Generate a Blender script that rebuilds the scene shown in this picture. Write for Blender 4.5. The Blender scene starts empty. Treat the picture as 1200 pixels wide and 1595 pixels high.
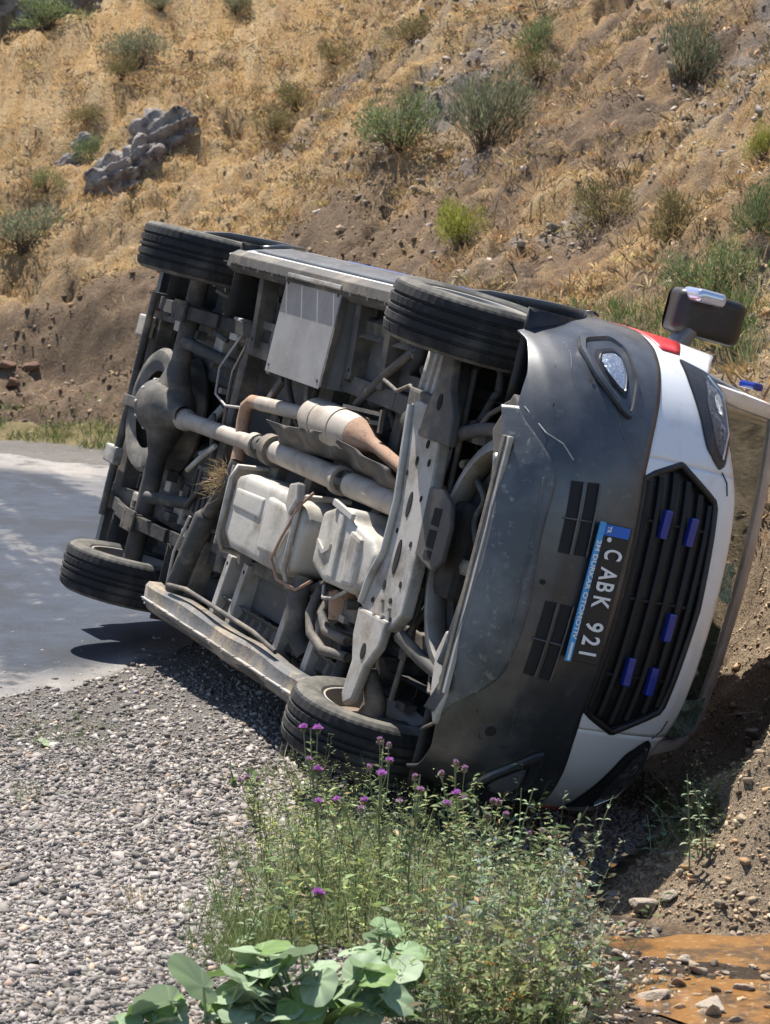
import bpy, bmesh, math, random
import numpy as np
from mathutils import Matrix, Vector
random.seed(7); RNG = np.random.default_rng(11)
scn = bpy.context.scene; COL = scn.collection

# ------------------------------------------------------------------ camera, sky, sun, exposure
CAMZ = 2.0; PITCH = math.radians(-6.0)
cd = bpy.data.cameras.new('camera'); cam = bpy.data.objects.new('camera', cd); COL.objects.link(cam)
cam.location = (0, 0, CAMZ); cam.rotation_euler = (math.radians(90) + PITCH, 0, 0)
cd.sensor_fit = 'VERTICAL'; cd.sensor_height = 36; cd.lens = 36 * 3811.0 / 1595.0
cd.clip_start = 0.1; cd.clip_end = 1500
cd.dof.use_dof = True; cd.dof.focus_distance = 10.3; cd.dof.aperture_fstop = 9.0
scn.camera = cam
SUN_AZ, SUN_EL = math.radians(-26), math.radians(66)          # azimuth from +Y towards +X
w = bpy.data.worlds.new('World'); scn.world = w; w.use_nodes = True
nt = w.node_tree; nt.nodes.clear()
sky = nt.nodes.new('ShaderNodeTexSky'); sky.sky_type = 'NISHITA'; sky.sun_disc = False
sky.sun_elevation = SUN_EL; sky.sun_rotation = SUN_AZ; sky.altitude = 1500
bg = nt.nodes.new('ShaderNodeBackground'); bg.inputs[1].default_value = 0.095
wo = nt.nodes.new('ShaderNodeOutputWorld')
nt.links.new(sky.outputs[0], bg.inputs[0]); nt.links.new(bg.outputs[0], wo.inputs[0])
sl = bpy.data.lights.new('sun', 'SUN'); sl.energy = 4.8; sl.angle = math.radians(0.53); sl.color = (1, .955, .88)
so = bpy.data.objects.new('sun', sl); COL.objects.link(so)
S = Vector((math.sin(SUN_AZ) * math.cos(SUN_EL), math.cos(SUN_AZ) * math.cos(SUN_EL), math.sin(SUN_EL)))
so.rotation_euler = S.to_track_quat('Z', 'Y').to_euler(); so.location = S * 50
scn.view_settings.view_transform = 'Standard'; scn.view_settings.look = 'None'
scn.view_settings.exposure = 1.0; scn.view_settings.gamma = 1
scn.view_settings.use_curve_mapping = False
scn.render.engine = 'CYCLES'
scn.cycles.max_bounces = 8; scn.cycles.transparent_max_bounces = 12

# ------------------------------------------------------------------ material helpers
def mat(name, col=(.5, .5, .5), rough=.7, metal=0., spec=.5, noise=None, bump=None, trans=0., coat=0., attr=None):
    """noise: list of (scale, colour, lo, hi, detail) layers mixed over the base; bump: list of (scale, strength, distance)"""
    m = bpy.data.materials.new(name); m.use_nodes = True; n = m.node_tree.nodes; l = m.node_tree.links
    b = n['Principled BSDF']; b.inputs['Roughness'].default_value = rough; b.inputs['Metallic'].default_value = metal
    b.inputs['Specular IOR Level'].default_value = spec; b.inputs['Transmission Weight'].default_value = trans
    b.inputs['Coat Weight'].default_value = coat
    tc = n.new('ShaderNodeTexCoord')
    cur = n.new('ShaderNodeRGB'); cur.outputs[0].default_value = (*col, 1); out = cur.outputs[0]
    if attr:
        a = n.new('ShaderNodeAttribute'); a.attribute_name = attr; out = a.outputs['Color']
    for k, (sc, c, lo, hi, det) in enumerate(noise or []):
        t = n.new('ShaderNodeTexNoise'); t.inputs['Scale'].default_value = sc; t.inputs['Detail'].default_value = det
        t.inputs['Roughness'].default_value = .62
        mp = n.new('ShaderNodeMapping'); mp.inputs['Location'].default_value = (k * 3.7, k * 1.3, k * 5.1)
        l.new(tc.outputs['Object'], mp.inputs[0]); l.new(mp.outputs[0], t.inputs['Vector'])
        r = n.new('ShaderNodeMapRange'); r.inputs[1].default_value = lo; r.inputs[2].default_value = hi
        l.new(t.outputs[0], r.inputs[0])
        mx = n.new('ShaderNodeMix'); mx.data_type = 'RGBA'; l.new(r.outputs[0], mx.inputs[0]); l.new(out, mx.inputs[6])
        mx.inputs[7].default_value = (*c, 1); out = mx.outputs[2]
    l.new(out, b.inputs['Base Color'])
    prev = None
    for (sc, st, di) in bump or []:
        t = n.new('ShaderNodeTexNoise'); t.inputs['Scale'].default_value = sc; t.inputs['Detail'].default_value = 8
        t.inputs['Roughness'].default_value = .65
        l.new(tc.outputs['Object'], t.inputs['Vector'])
        bp = n.new('ShaderNodeBump'); bp.inputs['Strength'].default_value = st; bp.inputs['Distance'].default_value = di
        l.new(t.outputs[0], bp.inputs['Height'])
        if prev: l.new(prev.outputs[0], bp.inputs['Normal'])
        prev = bp
    if prev: l.new(prev.outputs[0], b.inputs['Normal'])
    return m

def leafmat(name, attr='tint', trans=.35, rough=.6):
    m = bpy.data.materials.new(name); m.use_nodes = True; n = m.node_tree.nodes; l = m.node_tree.links
    b = n['Principled BSDF']; b.inputs['Roughness'].default_value = rough; b.inputs['Specular IOR Level'].default_value = .25
    a = n.new('ShaderNodeAttribute'); a.attribute_name = attr
    t = n.new('ShaderNodeBsdfTranslucent'); mx = n.new('ShaderNodeMixShader'); mx.inputs[0].default_value = trans
    l.new(a.outputs['Color'], b.inputs['Base Color']); l.new(a.outputs['Color'], t.inputs['Color'])
    l.new(b.outputs[0], mx.inputs[1]); l.new(t.outputs[0], mx.inputs[2]); l.new(mx.outputs[0], n['Material Output'].inputs[0])
    return m

# ------------------------------------------------------------------ object helpers
def newobj(name, me, parent=None):
    o = bpy.data.objects.new(name, me); COL.objects.link(o)
    if parent: o.parent = parent
    return o
def tag(o, label=None, cat=None, group=None, kind=None):
    if label: o['label'] = label
    if cat: o['category'] = cat
    if group: o['group'] = group
    if kind: o['kind'] = kind
    return o
def empty(name, loc=(0, 0, 0), rz=0, parent=None):
    o = newobj(name, None, parent); o.location = loc; o.rotation_euler = (0, 0, rz); o.empty_display_size = .2; return o
def npmesh(name, V, F, mats, smooth=False, tint=None, midx=None):
    """V (n,3) F (m,k) with k fixed; tint (n,3)"""
    V = np.asarray(V, np.float32); F = np.asarray(F, np.int32); k = F.shape[1]
    me = bpy.data.meshes.new(name); me.vertices.add(len(V)); me.vertices.foreach_set('co', V.ravel())
    me.loops.add(F.size); me.loops.foreach_set('vertex_index', F.ravel())
    me.polygons.add(len(F)); me.polygons.foreach_set('loop_start', np.arange(0, F.size, k, dtype=np.int32))
    me.polygons.foreach_set('loop_total', np.full(len(F), k, np.int32))
    if smooth: me.polygons.foreach_set('use_smooth', np.ones(len(F), bool))
    if midx is not None: me.polygons.foreach_set('material_index', np.asarray(midx, np.int32))
    me.update(calc_edges=True)
    if tint is not None:
        ca = me.color_attributes.new('tint', 'FLOAT_COLOR', 'POINT')
        c = np.ones((len(V), 4), np.float32); c[:, :3] = tint; ca.data.foreach_set('color', c.ravel())
    for m in (mats if isinstance(mats, (list, tuple)) else [mats]): me.materials.append(m)
    return me
class MB:
    """collects vertices and faces for ONE mesh object"""
    def __init__(s): s.v = []; s.f = []
    def add(s, v, f): n = len(s.v); s.v += [tuple(map(float, p)) for p in v]; s.f += [tuple(i + n for i in q) for q in f]; return s
    def box(s, c, d, R=None):
        P = [Vector((x * d[0] / 2, y * d[1] / 2, z * d[2] / 2)) for x in (-1, 1) for y in (-1, 1) for z in (-1, 1)]
        if R is not None: P = [R @ p for p in P]
        return s.add([p + Vector(c) for p in P], [(0, 1, 3, 2), (4, 6, 7, 5), (0, 4, 5, 1), (2, 3, 7, 6), (0, 2, 6, 4), (1, 5, 7, 3)])
    def bar(s, a, b, wd, h, up=(0, 0, 1)):
        a, b = Vector(a), Vector(b); x = (b - a); L = x.length; x.normalize(); y = Vector(up).cross(x).normalized(); z = x.cross(y)
        R = Matrix((x, y, z)).transposed(); return s.box((a + b) / 2, (L, wd, h), R)
    def tube(s, P, r, n=10, cap=True):
        P = [Vector(p) for p in P]; r = [r] * len(P) if not hasattr(r, '__len__') else r; V = []; F = []; pr = None
        for i, p in enumerate(P):
            t = (P[min(i + 1, len(P) - 1)] - P[max(i - 1, 0)]).normalized()
            if pr is None: pr = t.orthogonal().normalized()
            else: pr = (pr - t * pr.dot(t)).normalized()
            q = t.cross(pr)
            V += [p + (pr * math.cos(2 * math.pi * k / n) + q * math.sin(2 * math.pi * k / n)) * r[i] for k in range(n)]
        for i in range(len(P) - 1):
            for k in range(n): F.append((i * n + k, i * n + (k + 1) % n, (i + 1) * n + (k + 1) % n, (i + 1) * n + k))
        if cap: F += [tuple(range(n - 1, -1, -1)), tuple(range((len(P) - 1) * n, len(P) * n))]
        return s.add(V, F)
    def prism(s, poly, z0, z1, M=None):
        """poly of (x,y), extruded z0..z1, optional matrix"""
        n = len(poly); V = [Vector((x, y, z0)) for x, y in poly] + [Vector((x, y, z1)) for x, y in poly]
        if M is not None: V = [M @ v for v in V]
        return s.add(V, [tuple(range(n - 1, -1, -1)), tuple(range(n, 2 * n))] + [(i, (i + 1) % n, n + (i + 1) % n, n + i) for i in range(n)])
    def lathe(s, prof, c, n=48, axis='y', closed=False):
        """prof: list of (radius, offset along axis)"""
        V = []; F = []; m = len(prof)
        for k in range(n):
            a = 2 * math.pi * k / n; ca, sa = math.cos(a), math.sin(a)
            for (r, h) in prof:
                V.append((c[0] + r * ca, c[1] + h, c[2] + r * sa) if axis == 'y' else (c[0] + h, c[1] + r * ca, c[2] + r * sa))
        for k in range(n):
            for j in range(m if closed else m - 1):
                F.append((k * m + j, k * m + (j + 1) % m, ((k + 1) % n) * m + (j + 1) % m, ((k + 1) % n) * m + j))
        return s.add(V, F)
    def grid(s, P):
        P = np.asarray(P); a, b = P.shape[:2]
        return s.add(P.reshape(-1, 3), [(i * b + j, (i + 1) * b + j, (i + 1) * b + j + 1, i * b + j + 1) for i in range(a - 1) for j in range(b - 1)])
    def build(s, name, m, parent=None, smooth=None, bevel=0, solid=0, loc=None, weld=False, seg=2, offset=-1):
        bm = bmesh.new(); vs = [bm.verts.new(v) for v in s.v]; bm.verts.ensure_lookup_table()
        for f in s.f:
            try: bm.faces.new([vs[i] for i in f])
            except ValueError: pass
        if weld: bmesh.ops.remove_doubles(bm, verts=bm.verts, dist=1e-4)
        bmesh.ops.recalc_face_normals(bm, faces=bm.faces)
        if bevel: bmesh.ops.bevel(bm, geom=[e for e in bm.edges if e.calc_face_angle(0) > .5], offset=bevel, segments=seg, affect='EDGES', profile=.6)
        if smooth is not None:
            for f in bm.faces: f.smooth = True
            for e in bm.edges: e.smooth = e.calc_face_angle(0) < math.radians(smooth)
        me = bpy.data.meshes.new(name); bm.to_mesh(me); bm.free(); me.materials.append(m)
        o = newobj(name, me, parent)
        if loc is not None: o.location = loc
        if solid: md = o.modifiers.new('thickness', 'SOLIDIFY'); md.thickness = solid; md.offset = offset
        return o

# ------------------------------------------------------------------ noise
TAB = RNG.random((256, 256))
def vn(x, y):
    xi = np.floor(x).astype(int); yi = np.floor(y).astype(int); fx = x - xi; fy = y - yi
    fx = fx * fx * (3 - 2 * fx); fy = fy * fy * (3 - 2 * fy)
    g = lambda a, b: TAB[a & 255, b & 255]
    return (g(xi, yi) * (1 - fx) + g(xi + 1, yi) * fx) * (1 - fy) + (g(xi, yi + 1) * (1 - fx) + g(xi + 1, yi + 1) * fx) * fy
def fbm(x, y, sc, octv=4, gain=.5, ox=0.):
    x = np.asarray(x, float) * sc + 17.3 + ox; y = np.asarray(y, float) * sc + 5.1 + ox * 1.7; s = 0; a = 1; t = 0
    for k in range(octv):
        s = s + a * vn(x, y); t += a; x, y = x * 2.03 + y * .31 + 3.1, y * 2.03 - x * .31 + 7.7; a *= gain
    return s / t
def sst(a, b, x): t = np.clip((x - a) / (b - a), 0, 1); return t * t * (3 - 2 * t)

# ------------------------------------------------------------------ terrain height
FOOT = np.array([(60, -6), (20, 4.5), (5, 7.2), (2.2, 7.9), (1.10, 8.30), (.80, 8.7), (.86, 9.4), (1.16, 10.4), (1.5, 11.3), (1.4, 12.4), (.9, 14.2), (-.3, 18), (-1.7, 22.5),
                 (-2.6, 25.6), (-4, 27.2), (-8, 28.0), (-20, 28.6), (-80, 36)], float)
def foot_sd(x, y):
    x = np.asarray(x, float); y = np.asarray(y, float); best = np.full(x.shape, 1e9); sg = np.ones(x.shape)
    for i in range(len(FOOT) - 1):
        a = FOOT[i]; b = FOOT[i + 1]; d = b - a; L2 = d @ d
        t = np.clip(((x - a[0]) * d[0] + (y - a[1]) * d[1]) / L2, 0, 1)
        dx = x - a[0] - t * d[0]; dy = y - a[1] - t * d[1]; D = np.hypot(dx, dy)
        cr = d[0] * (y - a[1]) - d[1] * (x - a[0]); m = D < best - 1e-9
        best = np.where(m, D, best); sg = np.where(m, np.where(cr < 0, 1., -1.), sg)
    return best * sg
def RILL(x, y):
    a = .95 * x + .3 * y; b = -.3 * x + .95 * y + (fbm(x, y, .7, 2, ox=91) - .5) * 1.5
    return fbm(a * .30, b * 1.15, 1.0, 4, .55, ox=90)
HILL_L = [(0, 0), (.3, .07), (2.2, .62), (2.75, 1.5), (3.2, 1.75), (6, 3.35), (20, 12.2), (60, 36), (200, 90)]
HILL_R = [(0, 0), (.25, .2), (.9, 1.15), (1.8, 1.75), (6, 4.5), (20, 13.6), (60, 38), (200, 92)]
def interp(x, pts): p = np.array(pts, float); return np.interp(x, p[:, 0], p[:, 1])
def height(x, y, fine=True):
    x = np.asarray(x, float); y = np.asarray(y, float); s = foot_sd(x, y)
    near = 1 - sst(14, 24, y)
    s2 = s + (fbm(x, y, .45, 3) - .5) * 1.5 * sst(.2, 2.5, s) + (fbm(x, y, 1.6, 3, ox=9) - .5) * .55 * sst(.0, .6, s)
    wr = sst(-2.6, -.6, x + (24 - y) * .12)
    up = interp(np.maximum(s2, 0), HILL_L) * (1 - wr) + interp(np.maximum(s2, 0), HILL_R) * wr
    dep = interp(y, [(-50, .0), (4, .1), (7, .30), (8.5, .36), (9.5, .5), (11.6, .68), (15, .32), (20, .14), (27, .05), (60, .02)])
    dn = -dep * interp(s, [(-3.8, 0), (-2.7, .17), (-1.9, .24), (-1.2, .5), (-.55, .88), (-.2, 1), (500, 1)])
    # the ditch floor is wide where the water comes out of the gully mouth
    mouth = sst(.25, .8, x) * (1 - sst(8.2, 9.3, y)) * sst(5.5, 7, y); dn = np.where(s < 0, np.minimum(dn, -.27 * mouth), dn)
    z = up + dn
    hillm = sst(.05, 1.2, s)
    z = z + hillm * ((fbm(x, y, .9, 3, ox=3) - .5) * .40 + np.abs(fbm(x, y, 2.1, 4, ox=31) - .5) * -.22 + (fbm(x, y, 4.5, 4, .6, ox=5) - .5) * .17 - np.abs(fbm(x, y, 6.5, 3, .5, ox=15) - .5) * .12 - np.maximum(fbm(x, y, 2.6, 3, .5, ox=25) - .56, 0) * 1.0 + (RILL(x, y) - .5) * .42)
    z = z + (1 - hillm) * (fbm(x, y, .7, 3, ox=2) - .5) * .05 * sst(-6, -1, -np.abs(s) * 0 - 1)
    if fine: z = z + (.075 * hillm + .012) * (fbm(x, y, 14, 4, .6, ox=8) - .5) * sst(-3.5, -1.5, s) + (.012 * hillm) * (fbm(x, y, 40, 3, .6, ox=8) - .5)
    # slumped channels on the slope
    return z
def _unused(): pass
def hz(x, y): return float(height(np.array([x]), np.array([y]))[0])
def at(px, py, dmin=5.5):
    """ground point seen at a pixel of the 1200 x 1595 photograph"""
    d = np.arange(dmin, 75, .03); u = (px - 600) / 3811.0; v = (797.5 - py) / 3811.0
    c, s = math.cos(PITCH), math.sin(PITCH); yy = c - v * s; zz = s + v * c
    X = d * u / yy; Z = CAMZ + d * zz / yy; H = height(X, d)
    i = int(np.argmax(H > Z)); i = i if H[i] > Z[i] else -1
    return Vector((float(X[i]), float(d[i]), float(H[i])))

# terrain sheet
u_in = np.linspace(-.24, .24, 361); g = np.geomspace(.0016, 9, 60).cumsum(); g = g / g[-1] * 30
u = np.concatenate([-.24 - g[::-1], u_in, .24 + g])
dd = np.concatenate([np.geomspace(3, 34, 860), np.geomspace(34.1, 170, 130)])
UU, DD = np.meshgrid(u, dd); X = UU * DD; Y = DD.copy()
back = np.array([-60, -30, -15, -8, -4, -2, 0, 1, 2, 2.6])
Xb = np.tile(u * 3, (len(back), 1)); Yb = np.tile(back[:, None], (1, len(u)))
X = np.vstack([Xb, X]); Y = np.vstack([Yb, Y]); SD = foot_sd(X, Y); Z = height(X, Y)
def slope_col(X, Y, SD):
    n1 = fbm(X, Y, .8, 4, ox=40); n2 = fbm(X, Y, 3.2, 4, .6, ox=50); n3 = fbm(X, Y, 11, 4, .65, ox=60)
    grass = np.array((.57, .35, .135)); straw = np.array((.60, .43, .23)); soil = np.array((.21, .145, .095)); rust = np.array((.38, .24, .13)); grey = np.array((.27, .23, .20))
    wr = sst(-1.9, .6, X + (30 - Y) * .07 + (n1 - .5) * 5)
    a = np.clip(.95 - .62 * wr + (n2 - .5) * 1.5 + (n3 - .5) * .9, 0, 1)[..., None]
    rl = RILL(X, Y); a = a * 1.0; a = np.clip(a + ((rl - .5) * 2.6 * (.35 + .65 * wr))[..., None], 0, 1)
    q2 = sst(.32, .60, n2 * .5 + rl * .5)[..., None]; base = soil * (1 - q2) + rust * q2
    sc = (sst(.52, .66, n1 + (n3 - .5) * .2) * wr)[..., None]; base = base * (1 - sc) + grey * sc
    gg = grass + (straw - grass) * sst(.4, .65, n3)[..., None]
    c = base * (1 - a) + gg * a
    # raw cut face and its debris on the left, raw bank on the right
    cut = sst(.5, .9, SD + (n2 - .5) * .5) * (1 - sst(3.0, 3.35, SD + (n2 - .5) * .5)) * (1 - sst(-.5, 1, X + (24 - Y) * .1))
    raw = np.array((.235, .16, .10)) * (.75 + .5 * n3)[..., None]
    c = c * (1 - cut[..., None]) + raw * cut[..., None]
    bank = (1 - sst(1.3, 2.3, SD + (n2 - .5))) * sst(-.1, 1.2, X + (20 - Y) * .1) * sst(-.1, .1, SD)
    bk = np.array((.40, .30, .20)) * (.8 + .45 * n3)[..., None]
    c = c * (1 - bank[..., None]) + bk * bank[..., None]
    gr = (1 - sst(.15, .7, np.abs(SD - .3) + (n2 - .5) * .6)) * sst(14, 20, Y); green = np.array((.16, .17, .07))
    c = c * (1 - gr[..., None] * .7) + green * gr[..., None] * .7
    # gravel side
    gv = np.array((.29, .27, .25)) * (.7 + .6 * n3)[..., None] * (.85 + .3 * n1)[..., None]
    mud_shade = sst(.25, .6, X + (n2 - .5) * .4) * (1 - sst(12.0, 13, Y)) * sst(4, 6.5, Y)  # wet mud by the water, run on beneath the van front as painted shade
    mud = np.array((.085, .058, .038)) * (.7 + .6 * n3)[..., None]  # mud colour darkened to carry the shade under the van
    gv = gv * (1 - mud_shade[..., None]) + mud * mud_shade[..., None]
    k = sst(-.12, .05, SD + (n3 - .5) * .25)[..., None]
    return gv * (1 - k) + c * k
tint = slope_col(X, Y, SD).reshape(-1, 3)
nr, nc = X.shape; idx = np.arange(nr * nc).reshape(nr, nc)
F = np.stack([idx[:-1, :-1], idx[:-1, 1:], idx[1:, 1:], idx[1:, :-1]], -1).reshape(-1, 4)
M_ter = mat('dry earth', attr='tint', rough=.95, spec=.15, noise=[(7, (.16, .11, .07), .58, .78, 8), (110, (.12, .10, .085), .52, .62, 2), (38, (.12, .085, .06), .58, .8, 5), (22, (.52, .43, .31), .58, .8, 6)], bump=[(9, .8, .10), (30, .8, .04), (120, .6, .012)])
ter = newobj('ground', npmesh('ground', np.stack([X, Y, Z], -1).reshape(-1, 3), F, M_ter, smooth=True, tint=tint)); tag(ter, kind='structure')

# ------------------------------------------------------------------ road sheet
RE = np.array([(-60, 2.5), (-8, 8.2), (-4, 9.6), (-2.3, 10.35), (-1.55, 11.4), (-1.35, 12.6), (-1.5, 14), (-2.1, 17), (-3.1, 21), (-3.8, 24.3), (-6, 25.8), (-20, 26.6), (-80, 33)])   # gravel edge: near, then round the bend
def road_t(n=260, m=120):
    # road surface between the near edge and the far edge, swept from the left
    seg = np.r_[0, np.cumsum(np.hypot(*np.diff(RE[:], axis=0).T))]
    return seg
xs = -np.concatenate([[80, 50, 30, 20, 14], np.linspace(10, -.1, 300)]); rows = []
def edge_x_low(x):   # near gravel edge y for given x
    return np.interp(x, [-80, -8, -4, -2.3, -1.55, -1.2, -.7, .1], [0, 8.2, 9.7, 10.45, 11.4, 12.6, 14.0, 15.0])
def edge_x_high(x):
    return np.interp(x, [-80, -20, -6, -4, -2.6, -1.7, -.6, .15], [33, 27, 26.0, 25.3, 24.3, 21, 17, 15.1])
V = []; nrow = 240
for x in xs:
    lo = edge_x_low(x) + (fbm(x, 0, 3, 5, .65) - .5) * 1.1; hi = edge_x_high(x) + (fbm(x, 9, 3, 3) - .5) * .5
    yy = lo + (hi - lo) * np.linspace(0, 1, nrow) ** 1.3; zz = height(np.full(nrow, x), yy, False) + .006 - .03 * (1 - sst(0, .4, np.minimum(yy - lo, hi - yy)))
    V.append(np.stack([np.full(nrow, x), yy, zz], 1))
V = np.array(V); a, b = V.shape[:2]; idx = np.arange(a * b).reshape(a, b)
F = np.stack([idx[:-1, :-1], idx[1:, :-1], idx[1:, 1:], idx[:-1, 1:]], -1).reshape(-1, 4)
Vf = V.reshape(-1, 3); rx, ry = Vf[:, 0], Vf[:, 1]
# dust bands follow the bend: distance from a point inside the bend
rad = foot_sd(rx, ry)
w1 = fbm(rad * 1.6, ry * .12, 1.9, 5, .65, ox=70); n3 = fbm(rx, ry, 7, 4, .6, ox=3); n2 = fbm(rx, ry, 1.2, 3, ox=13)
asph = np.array((.058, .068, .088)); dust = np.array((.29, .268, .245)); tar = np.array((.05, .052, .06))
k = np.clip(sst(.52, .62, w1 + (n3 - .5) * .2) * .42 + (1 - sst(.1, 1.5, ry - edge_x_low(rx) + (n2 - .5) * 1.2)) * .85 + sst(-2.2, -1.2, ry - edge_x_high(rx)) * .9, 0, 1)[:, None]
k2 = (sst(.50, .58, 1 - w1) * .75 * sst(.4, .6, n2))[:, None]
rc = asph * (.8 + .45 * n3)[:, None]; rc = rc * (1 - k2) + tar * k2; rc = rc * (1 - k) + dust * (.8 + .4 * n3)[:, None] * k
M_road = mat('worn asphalt', attr='tint', rough=.9, spec=.12, noise=[(3, (.05, .055, .066), .54, .68, 6), (60, (.20, .19, .17), .62, .8, 4), (25, (.04, .042, .05), .58, .75, 5)], bump=[(70, .6, .015), (8, .3, .03)])
rd = newobj('road', npmesh('road', Vf, F, M_road, smooth=True, tint=rc)); tag(rd, kind='structure')

# ------------------------------------------------------------------ puddle of muddy water
def puddle(cx, cy, rx_, ry_, z, n=64, seed=0):
    rr = np.random.default_rng(seed); ph = rr.random(6) * 6.28; P = [(cx, cy, z)]
    for ring in (.5, 1):
        for k in range(n):
            a = 2 * math.pi * k / n; r = ring * (1 + .16 * math.sin(3 * a + ph[0]) + .12 * math.sin(5 * a + ph[1]) + .08 * math.sin(9 * a + ph[2]))
            P.append((cx + rx_ * r * math.cos(a), cy + ry_ * r * math.sin(a), z))
    F = [(0, 1 + k, 1 + (k + 1) % n) for k in range(n)] + [(1 + k, 1 + n + k, 1 + n + (k + 1) % n) for k in range(n)] + [(1 + k, 1 + n + (k + 1) % n, 1 + (k + 1) % n) for k in range(n)]
    return P, F
M_water = mat('muddy water', (.27, .13, .035), rough=.04, spec=.9, noise=[(7, (.10, .06, .03), .46, .60, 6), (30, (.42, .26, .12), .56, .74, 6)], bump=[(30, .35, .03), (90, .45, .008)])
P1, F1 = puddle(1.08, 7.55, .56, .5, -.262, seed=3)
tag(newobj('muddy_water', npmesh('muddy_water', P1, F1, M_water)), kind='structure')

# ------------------------------------------------------------------ rocks and stones
def ico(sub=1):
    bm = bmesh.new(); bmesh.ops.create_icosphere(bm, subdivisions=sub, radius=1)
    v = np.array([x.co[:] for x in bm.verts]); f = np.array([[q.index for q in p.verts] for p in bm.faces]); bm.free(); return v, f
CV = np.array([(x, y, z) for x in (-1, 1) for y in (-1, 1) for z in (-1, 1)], float) * .72
CF = np.array([(0, 1, 3), (0, 3, 2), (4, 6, 7), (4, 7, 5), (0, 4, 5), (0, 5, 1), (2, 3, 7), (2, 7, 6), (0, 2, 6), (0, 6, 4), (1, 5, 7), (1, 7, 3)])
IV1, IF1 = ico(1); IV2, IF2 = ico(2); IV3, IF3 = ico(3)
def chip(rr, V, rough=.35):
    d = rr.normal(size=(11, 3)); d /= np.linalg.norm(d, axis=1)[:, None]; c = .42 + .33 * rr.random(11); V = V.copy()
    for n, k in zip(d, c):
        t = V @ n; m = t > k; V[m] -= np.outer(t[m] - k, n)
    return V + rr.normal(size=V.shape) * .03 * rough
def scatter_stones(name, pts, size, cols, m, flat=.6, base=CV, faces=CF, seed=1, smooth=False, kind='stuff', sink=.25):
    rr = np.random.default_rng(seed); n = len(pts); shapes = [(chip(rr, base) if len(base) > 8 else base * rr.uniform(.45, 1.25, base.shape)) for _ in range(16)]; nv = len(base)
    V = np.empty((n, nv, 3)); 
    ang = rr.random(n) * 6.28; tilt = rr.normal(size=(n, 2)) * .3; sc = rr.uniform(.6, 1.3, (n, 3)); sc[:, 2] *= flat
    for j in range(16):
        I = np.arange(j, n, 16); B = shapes[j][None] * sc[I][:, None, :]
        ca, sa = np.cos(ang[I])[:, None], np.sin(ang[I])[:, None]
        x = B[..., 0] * ca - B[..., 1] * sa; y = B[..., 0] * sa + B[..., 1] * ca; z = B[..., 2] + x * tilt[I, :1] + y * tilt[I, 1:]
        V[I] = np.stack([x, y, z], -1)
    V = V * size[:, None, None]; V += pts[:, None, :]; V[..., 2] += (size * flat * (1 - 2 * sink) * .5)[:, None]
    Fa = (faces[None] + (np.arange(n) * nv)[:, None, None]).reshape(-1, 3)
    o = newobj(name, npmesh(name, V.reshape(-1, 3), Fa, m, tint=np.repeat(cols, nv, 0), smooth=smooth)); return tag(o, kind=kind) if kind else o
M_stone = mat('gravel stone', attr='tint', rough=.9, spec=.2, noise=[(90, (.14, .125, .11), .55, .75, 3)], bump=[(200, .4, .003)])
def gravel_cols(rr, n, base=(.30, .27, .245), var=.3, rust=.12):
    c = np.array(base)[None] * (1 + (rr.random((n, 1)) - .5) * 2 * var) * (1 + (rr.random((n, 3)) - .5) * .045)
    dk = rr.random(n) < .12; c[dk] *= .45; ru = rr.random(n) < rust; c[ru] = c[ru] * np.array((1.12, .96, .78)); lt = rr.random(n) < .04; c[lt] *= 1.3; return c
rr = np.random.default_rng(5)
n = 250000; yy = np.sqrt(rr.uniform(5.6 ** 2, 13.3 ** 2, n)); xx = yy * rr.uniform(-.185, .12, n)
sd = foot_sd(xx, yy); dens = fbm(xx, yy, 2.5, 3, ox=77)
road_m = (xx < .1) & (yy > edge_x_low(xx) + .1) & (yy < edge_x_high(xx))
mud = (xx > .55) & (yy < 8.6)
keep = (sd < -.1) & (~road_m | (rr.random(n) < .10 + .5 * np.exp(-np.maximum(yy - edge_x_low(xx), 0) / .35))) & (rr.random(n) < np.clip(.35 + dens * 1.2, 0, 1)) & (~mud | (rr.random(n) < .10)) & ~((yy > 12.2) & (rr.random(n) < .6)) & (rr.random(n) < np.clip(1.2 - sst(8.6, 11.6, yy - (xx + .8) * .5), .13, 1))
xx, yy = xx[keep], yy[keep]; n = len(xx); sz = np.where(rr.random(n) < .015, rr.uniform(.012, .026, n), np.clip(rr.lognormal(math.log(.0054), .58, n), .003, .018))
pts = np.stack([xx, yy, height(xx, yy)], 1); scatter_stones('gravel', pts, sz, gravel_cols(rr, n, (.285, .255, .232), .36, .05) * (.72 + .62 * fbm(xx, yy, 1.4, 4, .6, ox=21))[:, None], M_stone, seed=9, flat=.75)
# road-edge crumbs of tar, hillside scree
n = 26000; yy = rr.uniform(12, 40, n); xx = yy * rr.uniform(-.19, .19, n); sd = foot_sd(xx, yy); nn = fbm(xx, yy, .8, 4, ox=40)
wr = sst(-1.9, .6, xx + (30 - yy) * .07 + (nn - .5) * 5)
keep = (sd > .1) & (rr.random(n) < .06 + .55 * wr * sst(.40, .62, nn + (fbm(xx, yy, 3, 3, ox=2) - .5) * .4))
xx, yy = xx[keep], yy[keep]; n = len(xx); sz = np.clip(rr.lognormal(math.log(.024), .5, n), .010, .065)
pts = np.stack([xx, yy, height(xx, yy)], 1); scatter_stones('scree', pts, sz, gravel_cols(rr, n, (.33, .28, .235), .35, .3), M_stone, seed=19, flat=.55)
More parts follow.
